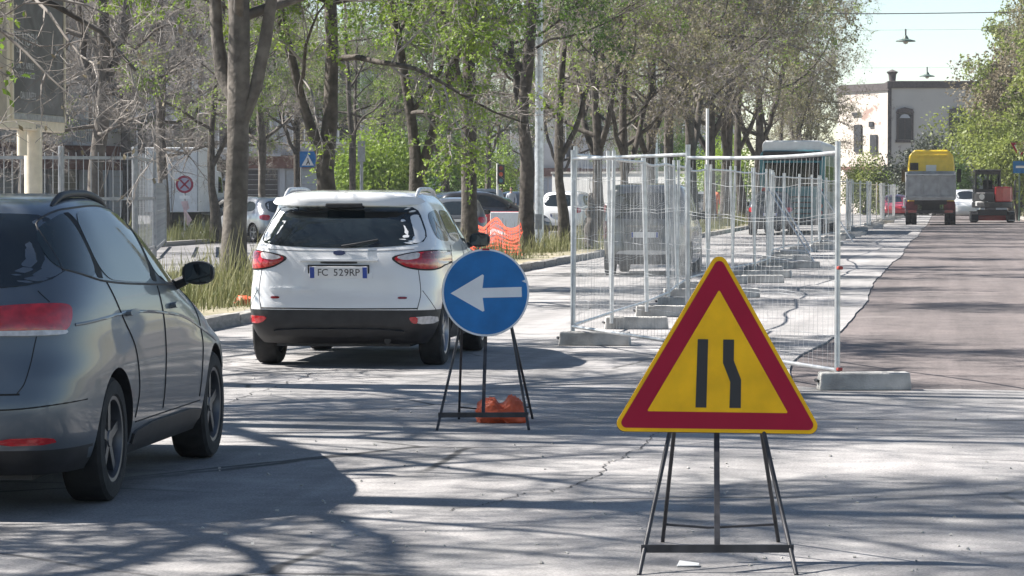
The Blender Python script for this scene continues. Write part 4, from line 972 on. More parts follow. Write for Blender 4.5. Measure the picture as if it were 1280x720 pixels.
b = MB(); b.prism([(1.06*math.cos(a)*1.0, -.2+1.0*math.sin(a), .72) for a in np.linspace(math.pi, 2*math.pi, 15)]+[(1.06, .7, .72), (-1.06, .7, .72)], (0, 0, .28)); hs = b.obj('upper_body', M_DBLK, dg_, bevel=.05)
b = MB(); b.prism([(.08, -1.18, 1.0), (.5, -1.08, 1.0), (.92, -.72, 1.0), (1.07, -.2, 1.0), (1.07, .6, 1.0), (.08, .6, 1.0)], (0, 0, .72)); b.obj('engine_cover', M_DRED, dg_, bevel=.06); b = MB(); b.prism([(.04, -1.16, 1.0), (-.45, -1.08, 1.0), (-.9, -.72, 1.0), (-1.04, -.2, 1.0), (-1.04, .6, 1.0), (.04, .6, 1.0)], (0, 0, .46)); b.obj('cowl', M_DBLK, dg_, bevel=.06)
b = MB(); b.prism([(-.95, -.72, .80), (-.3, -1.12, .80), (-.3, -1.0, .80), (-.88, -.62, .80)], (0, 0, .22)); b.obj('white_decal', M_WHITE, dg_, bevel=.01)
b = MB(); b.lathe([(0, -.02), (.14, -.02), (.14, .02), (0, .02)], (-.62, -1.06, 1.24), 'Y', 14); b.obj('work_lamp', M_WHITE, dg_)
dg_.scale = (1, 1, 1.13); cabp = empty('cab'); cabp.parent = dg_
for (xx, yy) in ((-.95, -.55), (.38, -.55), (-.95, .75), (.38, .75)):
    b = MB(); b.tube([(xx, yy, 1.4), (xx*.96, yy*.95, 2.45)], .05, 6); b.obj('cab_pillar', M_DBLK, cabp)
b = MB(); b.rng(-.97, -.90, -.55, .75, 1.4, 2.44); b.obj('cab_side', M_GLASS, cabp)
b = MB(); b.rng(-.95, .38, -.615, -.54, 2.30, 2.44); b.obj('cab_panel', M_DBLK, cabp, bevel=.02)
b = MB(); b.rng(-1.0, .43, -.66, .82, 2.42, 2.54); b.obj('cab_roof', M_DBLK, cabp, bevel=.05)
M_CG = bpy.data.materials.new('cab_glass'); M_CG.use_nodes = True; _n = M_CG.node_tree.nodes; _p = _n['Principled BSDF']; _p.inputs['Transmission Weight'].default_value = 1.; _p.inputs['Base Color'].default_value = (.42, .50, .48, 1); _p.inputs['Roughness'].default_value = .02; _p.inputs['IOR'].default_value = 1.05
b = MB(); b.rng(-.98, .40, -.60, -.50, 1.40, 1.62); b.obj('cab_panel', M_DBLK, cabp, bevel=.02)
b = MB(); b.rng(-.32, -.22, -.585, -.54, 1.6, 2.44); b.obj('cab_pillar', M_DBLK, cabp)
b = MB(); b.rng(-.9, .33, -.57, -.555, 1.45, 2.42); b.obj('pane', M_CG, cabp)
b = MB(); b.rng(.37, .38, -.5, .7, 1.45, 2.42); b.obj('pane', M_CG, cabp)
b = MB(); b.rng(-.5, .0, -.2, .0, 1.4, 2.05); b.rng(-.5, .0, -.2, .35, 1.4, 1.6); b.obj('seat', M_DBLK, cabp, bevel=.05)
b = MB(); b.tube([(.1, .9, .9), (.1, 1.6, 1.7), (.1, 3.0, 1.75)], [.16, .14, .11], 6); boom = b.obj('boom', M_DRED, dg_)
b = MB(); b.tube([(.1, 2.9, 1.8), (.1, 3.35, 1.0)], [.11, .09], 6); b.obj('dipper', M_DRED, boom)
b = MB(); b.prism([(-.2, 3.2, 1.2), (-.2, 3.6, .9), (-.2, 3.3, .4), (-.2, 2.9, .6)], (.6, 0, 0)); b.obj('bucket', M_DBLK, boom)
b = MB(); b.rng(-.95, .95, 1.1, 1.2, .1, .42); b.obj('dozer_blade', M_DRED, dg_)
b = MB(); b.box((1.22, .2, 1.55), (.06, .5, .9)); b.obj('grab_rail', M_DBLK, dg_, bevel=.02)

# ---------------------------------------------------------------- bus
M_TEAL = mat('bus_teal', (.02, .16, .19), .35, var=.08, coat=.6)
x, y = at(990, 114)
bs = empty('city_bus', (x, y, 0), R(-.5), 'teal city bus with white roof seen from behind through the fence', 'bus')
bs.scale = (1, 1, 1.07)
def rrect(w, z0, z1, r, n=5):
    out = []
    for cx, cz, a0 in ((w-r, z0+.1, -90), (w-r, z1-r, 0), (-w+r, z1-r, 90), (-w+r, z0+.1, 180)):
        rr = r if cz > 1 else .1
        cx = math.copysign(w-rr, cx)
        for k in range(n+1): a = R(a0+90*k/n); out.append((cx+rr*math.cos(a), cz+rr*math.sin(a)))
    return out
b = MB(); b.prism([(x_, 0, z_) for x_, z_ in rrect(1.25, .32, 3.02, .22)], (0, 11.8, 0)); b.obj('body', M_TEAL, bs, bevel=.05, smooth=30)
b = MB(); b.prism([(x_*.93, .12, z_) for x_, z_ in rrect(1.25, 2.86, 3.38, .2)], (0, 11.3, 0)); b.obj('roof_pod', M_WHITE, bs, bevel=.06, smooth=30)
b = MB(); b.box((0, -.012, 2.82), (2.24, .03, .34)); b.obj('destination_band', M_PLAS, bs, bevel=.03)
b = MB(); b.box((0, -.012, 2.15), (2.1, .03, .85)); b.obj('rear_window', M_GLASS, bs, bevel=.05)
for zz in (.75, .95, 1.15, 1.35):
    b = MB(); b.box((0, -.02, zz), (1.6, .03, .05)); b.obj('grille_slat', M_PLAS, bs)
for sg in (-1, 1):
    for zz in (.78, 1.02, 1.6):
        b = MB(); b.lathe([(0, -.03), (.09, -.03), (.09, .0), (0, .0)], (sg*1.08, 0, zz), 'Y', 14); b.obj('tail_light', M_REDL if zz != 1.02 else M_ORNG, bs)
    for k in range(6):
        b = MB(); b.box((sg*1.256, 1.2+1.75*k, 2.0), (.02, 1.6, .95)); b.obj('side_window', M_GLASS, bs, bevel=.03)
    for yy in (3.0, 9.0): wheel(bs, sg*1.12, yy, .48, .28, sg, M_GALV2, 6, False)
b = MB(); b.box((0, -.06, .45), (2.5, .16, .24)); b.obj('bumper', M_PLAS, bs, bevel=.05)

# ---------------------------------------------------------------- white box lorry
x, y = at(228, 116); M_LBOX = mat('lorry_box_white', (.62, .64, .66), .5, var=.05)
bl = empty('box_lorry', (x, y, 0), R(3), 'white box lorry parked beyond the round prohibition sign', 'lorry')
b = MB(); b.rng(-1.05, 1.05, -1.9, 1.7, .85, 3.35); b.obj('box_body', M_LBOX, bl, bevel=.03)
for xx in (-.02, 1.0, -1.0):
    b = MB(); b.box((xx, -1.92, 2.1), (.04, .03, 2.4)); b.obj('door_edge', M_GALV2, bl)
b = MB(); b.prism([(-1.0, 1.85, .7), (-1.0, 1.85, 2.5), (-1.0, 2.9, 2.45), (-1.0, 3.5, 1.55), (-1.0, 3.65, .7)], (2.0, 0, 0)); cb = b.obj('cab', M_LBOX, bl, bevel=.08)
for sg in (-1, 1):
    b = MB(); b.prism([(sg*1.0-.005, 2.2, 1.6), (sg*1.0-.005, 2.25, 2.25), (sg*1.0-.005, 2.85, 2.2), (sg*1.0-.005, 3.2, 1.6)], (.012*sg+.002, 0, 0)); b.obj('side_window', M_GLASS, cb)
    b = MB(); b.box((sg*1.16, 3.1, 1.85), (.16, .08, .38)); b.obj('mirror', M_PLAS, cb, bevel=.02)
    for yy in (-.9, 2.8): wheel(bl, sg*.9, yy, .38, .24, sg, M_GALV2, 6, False)
b = MB(); b.rng(-.4, .4, -1.8, 3.2, .5, .85); b.obj('chassis', M_CHAS, bl)
# ---------------------------------------------------------------- signs, poles, lamps
def ring_sign(name, loc, rz, r, z, label, ring_m, field_m, extra=None, cat='road sign', pole=.03, arrow=False):
    o = empty(name, (*loc, 0), rz, label, cat)
    b = MB(); b.tube([(0, .03, 0), (0, .03, z+r)], pole, 8); b.obj('pole', M_GALV2, o, smooth=60)
    p = MB(); p.prism([(a, -.01, c+z) for a, c in circ(r, 32)], (0, .02, 0)); d = p.obj('sign_plate', ring_m, o)
    p = MB(); p.prism([(a, -.014, c+z) for a, c in circ(r*.74, 32)], (0, .01, 0)); p.obj('field', field_m, d)
    return o, d
M_MAR = mat('sign_maroon', (.25, .012, .05), .4); M_LAV = mat('sign_pale_blue', (.34, .34, .46), .45)
o, d = ring_sign('prohibition_sign', at(231, 97), YAW, .29, 1.88, 'round maroon ringed sign with a cross inside on a thin pole', M_MAR, M_LAV)
for a in (45, -45):
    b = MB(); b.box((0, -.018, 1.88), (.40, .006, .055), ry=R(a)); b.obj('cross_bar', M_MAR, d)
b = MB(); b.box((0, -.005, 1.46), (.34, .015, .10)); b.obj('supplementary_plate', S_WHI, o)
b = MB(); b.add([(-.12, -.03, 1.32), (.10, -.05, 1.34), (.16, -.02, 1.1), (.06, -.06, 1.02), (.24, -.03, .72), (.10, .0, .52), (.0, -.05, .74), (-.04, -.03, 1.05)], [(0, 1, 2, 3, 7), (3, 4, 5, 6, 7)])
so = b.obj('paper_notice', mat('pink_paper', (.6, .45, .47), .8, var=.2), o); sd_ = so.modifiers.new('s', 'SOLIDIFY'); sd_.thickness = .006
x, y = at(385, 122); cs = empty('crossing_sign', (x, y, 0), YAW, 'square blue pedestrian crossing sign with white triangle among the trees', 'road sign')
b = MB(); b.tube([(-.28, .03, 0), (-.28, .03, 3.4)], .035, 8); b.obj('pole', M_GALV2, cs)
b = MB(); b.rng(-.33, .33, -.02, 0, 2.65, 3.3); d = b.obj('sign_plate', S_BLU, cs)
b = MB(); b.prism([(-.25, -.03, 2.72), (.25, -.03, 2.72), (0, -.03, 3.18)], (0, .008, 0)); d2 = b.obj('white_triangle', S_WHI, d)
b = MB(); b.tube([(0, -.035, 3.02), (0.02, -.035, 2.9), (-.06, -.035, 2.75)], .02, 6); b.tube([(.02, -.035, 2.9), (.08, -.035, 2.76)], .02, 6); b.obj('walking_figure', S_BLK, d)
x, y = at(1274, 158); gw = empty('give_way_sign', (x, y, .08), YAW, 'white give way triangle above a blue sign on the right kerb', 'road sign')
b = MB(); b.tube([(0, .04, 0), (0, .04, 4.3)], .045, 8); b.obj('pole', mat('green_pole', (.10, .16, .13), .6), gw)
def tri_down(s_, z): h = s_*.866; return [(-s_/2, z+h*.5), (s_/2, z+h*.5), (0, z-h*.5)]
b = MB(); b.prism([(a, -.01, c) for a, c in tri_down(1.0, 3.75)][::-1], (0, .02, 0)); d = b.obj('sign_plate', S_RED, gw)
b = MB(); b.prism([(a, -.02, c) for a, c in tri_down(.62, 3.79)][::-1], (0, .02, 0)); b.obj('field', S_WHI, d)
b = MB(); b.rng(-.35, .5, -.01, .01, 2.55, 3.2); d = b.obj('blue_plate', S_BLU, gw)
b = MB(); b.prism([(-.2, -.014, 2.95), (.35, -.014, 2.95), (.35, -.014, 2.83), (-.2, -.014, 2.83)], (0, .006, 0)); b.obj('white_bar', S_WHI, d)
x, y = at(674, 78); pp = empty('concrete_pole', (x, y, .05), 0, 'pale round lamp pole standing beside a stout trunk', 'pole')
b = MB(); b.tube([(0, 0, 0), (0, 0, 4), (0, 0, 9.5)], [.125, .11, .07], 14); b.obj('shaft', M_GALV, pp, smooth=60)
b = MB(); b.tube([(0, 0, 0), (0, 0, .25)], [.2, .17], 14); b.obj('base_collar', M_CONC, pp)
b = MB(); b.rng(-.09, .09, -.135, -.11, .6, 1.0); b.obj('service_door', M_GALV2, pp)
x, y = at(884, 86); pp = empty('thin_pole', (x, y, 0), 0, 'thin white pole rising behind the mesh fence', 'pole')
b = MB(); b.tube([(0, 0, 0), (0, 0, 4.05)], .045, 8); b.obj('shaft', M_WHITE, pp, smooth=60)
b = MB(); b.tube([(0, 0, 0), (0, 0, .12)], .09, 10); b.obj('base_collar', M_CONC, pp)
x, y = at(819, 118); pp = empty('tall_pole', (x, y, .05), 0, 'pale pole between the far verge trees', 'pole')
b = MB(); b.tube([(0, 0, 0), (0, 0, 8)], [.11, .08], 10); b.obj('shaft', M_GALV, pp, smooth=60)
b = MB(); b.tube([(0, 0, 0), (0, 0, .2)], .16, 10); b.obj('base_collar', M_CONC, pp)
x, y = at(452, 100); pp = empty('street_post', (x, y, .05), 0, 'slim pale post beside the crooked slim trunk', 'pole')
b = MB(); b.tube([(0, 0, 0), (0, 0, 3.3)], .06, 8); b.obj('shaft', M_GALV2, pp); b = MB(); b.rng(-.12, .12, -.05, .05, 2.6, 3.3); b.obj('back_plate', M_GALV2, pp)
x, y = at(622, 142); tl = empty('traffic_light', (x, y, 0), YAW, 'traffic light on a white pole beyond the leaning trunk', 'traffic light')
b = MB(); b.tube([(0, .05, 0), (0, .05, 3.0)], .06, 8); b.obj('pole', M_WHITE, tl)
b = MB(); b.rng(-.02, .34, -.12, .12, 2.0, 2.95); hd = b.obj('signal_head', M_PLAS, tl, bevel=.03)
for k, c_ in enumerate((M_REDD, M_ORNG, M_TEAL)):
    b = MB(); b.lathe([(0, -.135), (.10, -.135), (.10, -.12)], (.16, 0, 2.78-.3*k), 'Y', 14); b.obj('lens', c_, hd)
# wires and hanging lamps over the road
M_WIRE = mat('wire', (.10, .10, .11), .6)
def wire(y, z, x0, x1, sag, label, r=.012):
    b = MB(); b.tube([(x0+(x1-x0)*k/20, y, z - sag*4*(k/20)*(1-k/20)) for k in range(21)], r, 5); return tag(b.obj('overhead_wire', M_WIRE), label, 'wire', 'wires across the road')
G_L = 'lamps hung over the road'
wire(127, 9.35, -12, 9, .15, 'dark cable crossing the sky between the tree tops', .022)
for px, Z, zc, lb in ((1131, 150, 9.25, 'larger hanging street lamp below the cable'), (1158, 193, 9.15, 'smaller hanging street lamp above the old house roof')):
    x, y = at(px, Z); wire(y, zc+.62, -13, 10, .05, 'faint span wire carrying a hanging street lamp', .006)
    l_ = empty('street_lamp', (x, y, zc), 0, lb, 'street lamp', G_L); s_ = 1.
    b = MB(); b.lathe([(.05, .30), (.09, .26), (.16, .12), (.48, .03), (.50, -.02), (.30, -.03), (0, -.03)], (0, 0, 0), 'Z', 20); b.obj('lamp_shade', mat('lamp_green', (.05, .08, .07), .5), l_, smooth=40)
    b = MB(); b.tube([(0, 0, .25), (0, 0, .62)], .04, 6); b.obj('stem', M_WIRE, l_)
    b = MB(); b.lathe([(0, -.16), (.10, -.12), (.14, -.02)], (0, 0, 0), 'Z', 14); b.obj('bulb_glass', M_WLEN, l_)
for sx, px in ((-1, 0), (1, 0)):
    for yy, zz in ((127, 9.4), (149.5, 9.9), (190, 9.8)):
        pass

# ---------------------------------------------------------------- poster panel and railing
M_CREAM = mat('cream_metal', (.66, .58, .45), .5, var=.1); M_POST = bpy.data.materials.new('grey_poster'); M_POST.use_nodes = True
n_, l_ = M_POST.node_tree.nodes, M_POST.node_tree.links; pb = n_['Principled BSDF']; pb.inputs['Roughness'].default_value = .55
tc = n_.new('ShaderNodeTexCoord'); mp = n_.new('ShaderNodeMapping'); mp.inputs['Scale'].default_value = (1, .55, .8); l_.new(tc.outputs['Object'], mp.inputs[0])
nz = n_.new('ShaderNodeTexNoise'); nz.inputs['Scale'].default_value = 1.6; nz.inputs['Detail'].default_value = 7; nz.inputs['Distortion'].default_value = 1.2; l_.new(mp.outputs[0], nz.inputs['Vector'])
rp = n_.new('ShaderNodeValToRGB'); rp.color_ramp.elements[0].position = .35; rp.color_ramp.elements[1].position = .72; rp.color_ramp.elements[0].color = (.045, .045, .05, 1); rp.color_ramp.elements[1].color = (.15, .15, .16, 1)
l_.new(nz.outputs[0], rp.inputs[0]); l_.new(rp.outputs[0], pb.inputs['Base Color'])
p0 = at(-12, 56.); p1 = at(82, 61.)
bb = empty('poster_panel', (p1[0], p1[1], 0), seg_ang(p0, p1), 'cream framed poster panel with a grey poster on a cream post', 'billboard')
Lb = math.hypot(p1[0]-p0[0], p1[1]-p0[1])
b = MB(); b.rng(-.30, 0, -Lb, 0, 2.85, 6.6); b.obj('case', M_CREAM, bb, bevel=.03)
b = MB(); b.rng(-.002, .012, -3.62, -.14, 3.18, 6.4); fr = b.obj('poster', M_POST, bb)
for r_ in ((-.0, .04, -3.72, -3.62, 3.05, 6.5), (0, .04, -.14, -.06, 3.05, 6.5)):
    b = MB(); b.rng(*r_); b.obj('frame_bar', M_CREAM, bb)
b = MB(); b.rng(0, .03, -3.62, -.14, 3.05, 3.17); b.obj('frame_bar', M_GALV2, bb)
b = MB(); b.rng(-.002, .012, -Lb+.05, -4.0, 3.0, 6.4); b.obj('side_panel', mat('beige_panel', (.36, .31, .25), .6), bb)
M_PTX = mat('poster_lettering', (.42, .42, .43), .6)
for tx, yy, zz, sz in (('SIT NOSIA', -2.75, 4.62, .36), ('SOLO SUI', -3.0, 4.4, .17), ('DAL 20 APRILE', -2.8, 4.1, .18), ('INFO E PREZZI', -2.7, 3.92, .17), ('DA LUNEDI', -2.6, 3.52, .2), ('25', -.6, 4.5, .3)):
    me = text_mesh(tx, sz, M_PTX, .002); o = link('lettering', me, fr, (.0135, yy, zz), (R(90), 0, R(90)))
me = text_mesh('gesto', .14, M_GALV2, .003); link('maker_mark', me, bb, (.003, -1.9, 2.96), (R(90), 0, R(90)))
b = MB(); b.tube([(-.15, -1.75, 0), (-.15, -1.75, 2.9)], .18, 16); b.obj('post', M_CREAM, bb, smooth=40)
b = MB(); b.tube([(-.15, -2.5, 2.35), (-.15, -2.5, 2.86)], .10, 12); b.obj('post_collar', M_CREAM, bb, smooth=40)
# tall grey railing beside it
G_RL = 'grey railings beside the service road'
def railing(a, b_, H, label, rails=(.25, 1.45, 2.35)):
    L = math.hypot(b_[0]-a[0], b_[1]-a[1]); o = empty('railing', (a[0], a[1], .0), seg_ang(a, b_), label, 'railing', G_RL)
    for yy in (0, L):
        b = MB(); b.box((0, yy, H/2+.05), (.11, .11, H+.1)); b.obj('post', M_GALV2, o, bevel=.01)
    for z in rails:
        b = MB(); b.box((0, L/2, z*H/2.5), (.04, L-.1, .07)); b.obj('rail', M_GALV2, o)
    n = max(3, int(L/.17)) if L < 6.2 else int(L/.5); bmsh = MB().tube([(0, 0, .1), (0, 0, H-.03)], .011, 5).mesh('bar', M_GALV2)
    for k in range(1, n): link('bar', bmsh, o, (0, L*k/n, 0))
    return o
q = [at(-25, 66), at(77, 66), at(169, 67), at(193, 74), at(206, 88)]
for k, lb in enumerate(('grey barred railing before the white van', 'grey barred railing left of the thick bare tree', 'short end bay of railing turning away from the road', 'last low railing bay among the weeds')):
    railing(q[k], q[k+1], 2.55 if k < 3 else 1.9, lb)

# ---------------------------------------------------------------- net, barriers, stump
M_NET = mat('orange_net', (.80, .13, .07), .6, var=.15, scale=3, trans=.25)
def net(a, b_, H, label, sag=.18, tilt=.0):
    L = math.hypot(b_[0]-a[0], b_[1]-a[1]); o = empty('safety_net', (a[0], a[1], .05), seg_ang(a, b_), label, 'net', 'orange safety nets')
    b = MB(); nx, nz = int(L/.13), 8
    def P(u, v): t = u/nx; top = H-sag*math.sin(math.pi*((t*2.) % 1))-.08*math.sin(t*9); return Vector((.03*math.sin(t*17+v)+.02*math.sin(v*2.1+t*5), L*t, .04+(top-.04)*v/nz))
    def strip_(p, q_, w, vert):
        d = Vector((0, w, 0)) if vert else Vector((0, 0, w)); b.add([p-d, p+d, q_+d, q_-d], [(0, 1, 2, 3)])
    for u in range(nx+1):
        for v in range(nz): strip_(P(u, v), P(u, v+1), .016, True)
    for v in range(nz+1):
        for u in range(nx): strip_(P(u, v), P(u+1, v), .014 if 0 < v < nz else .035, False)
    w_ = b.obj('netting', M_NET, o); s_ = w_.modifiers.new('s', 'SOLIDIFY'); s_.thickness = .004; tag(w_, kind='stuff')
    for k in range(int(L/1.7)+1):
        b = MB(); b.tube([(0, min(L, k*1.7), 0), (.02, min(L, k*1.7), H+.1)], .012, 6); b.obj('stake', M_GALV2, o)
    return o
net(at(590, 76), at(651, 71), .85, 'sagging orange safety net between two verge trunks', .12)
net(at(583, 63), at(600, 62), .42, 'low trampled strip of orange netting at the leaning trunk', .05)
M_BW = mat('barrier_white', (.78, .78, .78), .5, var=.05); M_BR = mat('barrier_red', (.50, .05, .06), .5, var=.1)
G_BR = 'plastic road barriers'
def barrier(xy, rz, m, label, L=1.0, H=.9):
    o = empty('road_barrier', (*xy, .03), rz, label, 'barrier', G_BR)
    b = MB(); b.prism([(-.25, -L/2, 0), (-.25, -L/2, .22), (-.11, -L/2, .45), (-.09, -L/2, H), (.09, -L/2, H), (.11, -L/2, .45), (.25, -L/2, .22), (.25, -L/2, 0)], (0, L, 0)); b.obj('shell', m, o, bevel=.02)
    b = MB(); b.rng(-.12, .12, -.18, .18, .06, .16); b.obj('fork_slot', M_SEAM, o); return o
for k, (px, Z) in enumerate(((634, 96), (628, 98.2))):
    barrier(at(px, Z), YAW+R(90), (M_BW, M_BR)[k], ('white plastic barrier behind the orange net', 'red plastic barrier behind the orange net')[k], 1.1, .95)
for k in range(9):
    barrier(at(722+k*4.7, 122+k*1.3), YAW+R(62), (M_BW, M_BR)[k % 2], 'barrier in the red and white row behind the slim trunk' , .9, 1.05)
x, y = at(738, 80.); st_ = make_tree([[(0, 0, 0, .24), (.02, 0, .6, .19), (.0, 0, 1.1, .13), (.02, 0, 1.55, .05)]], 1, (.2, .3), .9, leaf=0, per=(1, 1, 1))
t = empty('cut_stump', (x, y, .05), 0, 'grey tapering stump beside the corner fence post', 'tree stump'); link('trunk', st_[0], t); link('shoots', st_[1], t)

# ---------------------------------------------------------------- people
def person(loc, rz, label, shirt, trousers, skin, hair, pose=0., scale=1.):
    o = empty('person', loc, rz, label, 'person'); o.scale = (scale,)*3
    V = [(0, 0, .95), (0, 0, 1.12), (0, 0, 1.38), (0, 0, 1.50), (0, .0, 1.58), (.19, 0, 1.42), (.25, -.02, 1.15), (.24, -.14-.1*pose, .92), (-.19, 0, 1.42), (-.25, -.02, 1.15), (-.24, -.08, .90),
         (.09, 0, .90), (.11, -.04-.08*pose, .50), (.12, .02, .08), (.13, -.12, .04), (-.09, 0, .90), (-.11, .03, .50), (-.12, .06+.08*pose, .08), (-.13, -.08, .04), (.235, -.20-.1*pose, .84), (-.235, -.12, .82)]
    E = [(0, 1), (1, 2), (2, 3), (3, 4), (2, 5), (5, 6), (6, 7), (7, 19), (2, 8), (8, 9), (9, 10), (10, 20), (0, 11), (11, 12), (12, 13), (13, 14), (0, 15), (15, 16), (16, 17), (17, 18)]
    RD = [(.15, .11), (.15, .11), (.17, .11), (.055, .055), (.05, .05), (.065, .06), (.05, .05), (.035, .035), (.065, .06), (.05, .05), (.035, .035), (.085, .085), (.06, .065), (.045, .045), (.045, .035), (.085, .085), (.06, .065), (.045, .045), (.045, .035), (.04, .025), (.04, .025)]
    me = bpy.data.meshes.new('body'); me.from_pydata(V, E, []); b_ = link('body', me, o)
    sk = b_.modifiers.new('skin', 'SKIN'); me.skin_vertices[0].data[0].use_root = True
    for i, r_ in enumerate(RD): me.skin_vertices[0].data[i].radius = r_
    b_.modifiers.new('sub', 'SUBSURF').render_levels = 1
    dg = bpy.context.evaluated_depsgraph_get(); nm = bpy.data.meshes.new_from_object(b_.evaluated_get(dg)); b_.modifiers.clear(); b_.data = nm
    nm.materials.clear()
    for m_ in (shirt, trousers, skin, M_PLAS): nm.materials.append(m_)
    for p in nm.polygons:
        c = p.center; p.material_index = 3 if c.z < .10 else (2 if (c.z > 1.47 or (abs(c.x) > .2 and c.z < .95)) else (1 if c.z < .98 and abs(c.x) < .21 else 0)); p.use_smooth = True
    bm = bmesh.new(); bmesh.ops.create_uvsphere(bm, u_segments=16, v_segments=12, radius=1.)
    for v in bm.verts:
        z = v.co.z; v.co = Vector((v.co.x*.078*(1-.15*(z < 0)), v.co.y*.098, z*.118+1.68))
        if v.co.y < -.085 and abs(v.co.z-1.66) < .03: v.co.y -= .02
    me = bpy.data.meshes.new('head'); bm.to_mesh(me); bm.free(); me.materials.append(skin); me.polygons.foreach_set('use_smooth', [True]*len(me.polygons)); hd = link('head', me, o)
    bm = bmesh.new(); bmesh.ops.create_uvsphere(bm, u_segments=16, v_segments=10, radius=1.)
    bmesh.ops.delete(bm, geom=[v for v in bm.verts if v.co.z < -.05 and v.co.y < .2 or v.co.z < -.5], context='VERTS')
    for v in bm.verts: v.co = Vector((v.co.x*.084, v.co.y*.104+.008, v.co.z*.122+1.69))
    me = bpy.data.meshes.new('hair'); bm.to_mesh(me); bm.free(); me.materials.append(hair); link('hair', me, hd); return o
M_SKIN = mat('skin', (.42, .25, .18), .6, var=.08); M_HAIR = mat('dark_hair', (.03, .022, .018), .7); M_SHL = mat('pale_shirt', (.45, .48, .55), .8); M_NAVY = mat('dark_trousers', (.02, .022, .03), .8); M_HIVIS = mat('orange_workwear', (.72, .15, .04), .7)
x, y = at(639, 165); person((x, y, 0), R(10), 'standing person in pale shirt and dark trousers beyond the barriers', M_SHL, M_NAVY, M_SKIN, M_HAIR, 0, 1.06)
x, y = at(627, 163); person((x, y, 0), R(60), 'standing person in dark clothes beside the one in a pale shirt', M_NAVY, M_NAVY, M_SKIN, M_HAIR, .3, 1.03)
x, y = at(893, 138); person((x, y, .08), R(150), 'worker in orange overalls on the verge behind the mesh fence', M_HIVIS, M_HIVIS, M_SKIN, M_HAIR, .8, 1.05)

# ---------------------------------------------------------------- houses
def peel(name, a, c2, thr):
    m = bpy.data.materials.new(name); m.use_nodes = True; n, l = m.node_tree.nodes, m.node_tree.links; b = n['Principled BSDF']; b.inputs['Roughness'].default_value = .9
    tc = n.new('ShaderNodeTexCoord'); z = n.new('ShaderNodeTexNoise'); z.inputs['Scale'].default_value = .9; z.inputs['Detail'].default_value = 8; z.inputs['Roughness'].default_value = .65; l.new(tc.outputs['Object'], z.inputs[0])
    r_ = n.new('ShaderNodeValToRGB'); e = r_.color_ramp.elements; e[0].position = thr; e[1].position = thr+.04; e[0].color = (*c2, 1); e[1].color = (*a, 1); l.new(z.outputs[0], r_.inputs[0])
    z2 = n.new('ShaderNodeTexNoise'); z2.inputs['Scale'].default_value = .35; z2.inputs['Detail'].default_value = 6; l.new(tc.outputs['Object'], z2.inputs[0])
    r2 = n.new('ShaderNodeValToRGB'); r2.color_ramp.elements[0].color = (.75, .74, .74, 1); r2.color_ramp.elements[1].color = (1.1, 1.1, 1.1, 1); l.new(z2.outputs[0], r2.inputs[0])
    x = n.new('ShaderNodeMix'); x.data_type = 'RGBA'; x.blend_type = 'MULTIPLY'; x.inputs[0].default_value = 1; l.new(r_.outputs[0], x.inputs[6]); l.new(r2.outputs[0], x.inputs[7]); l.new(x.outputs[2], b.inputs['Base Color']); return m
M_PEEL = peel('peeling_plaster', (.60, .54, .48), (.36, .25, .21), .37); M_PLSHD = peel('shaded_plaster', (.46, .445, .43), (.33, .30, .29), .35)  # front plaster greyer and darker than the side: its shade put into the colour
M_TRIM = mat('dark_stone_trim', (.075, .065, .065), .9, var=.3); M_DARKW = mat('dark_window', (.03, .03, .035), .3, var=.3); M_SHUT = mat('roller_shutter', (.30, .33, .37), .6, var=.1)
M_FACB = mat('blue_grey_render', (.36, .38, .42), .9, var=.15, scale=.5); M_BRN = mat('brown_red_fascia', (.12, .055, .045), .8, var=.2); M_FACG = mat('grey_render', (.46, .45, .44), .9, var=.18, scale=.4)
Z0 = 225.; c0 = at(1110, Z0); W1, D1, H1 = 11.5, 10., 9.6
hs_ = empty('old_house', (c0[0], c0[1], -.1), YAW*.55, 'old two storey house with peeling walls and dark cornice at the street end', 'house')
b = MB(); b.rng(0, W1, 0, D1, 0, H1); b.m(0)
hw = b.obj('front_wall', M_PLSHD, hs_)
b = MB(); b.add([(-.004, 0, 0), (-.004, D1, 0), (-.004, D1, H1), (-.004, 0, H1)], [(0, 1, 2, 3)])
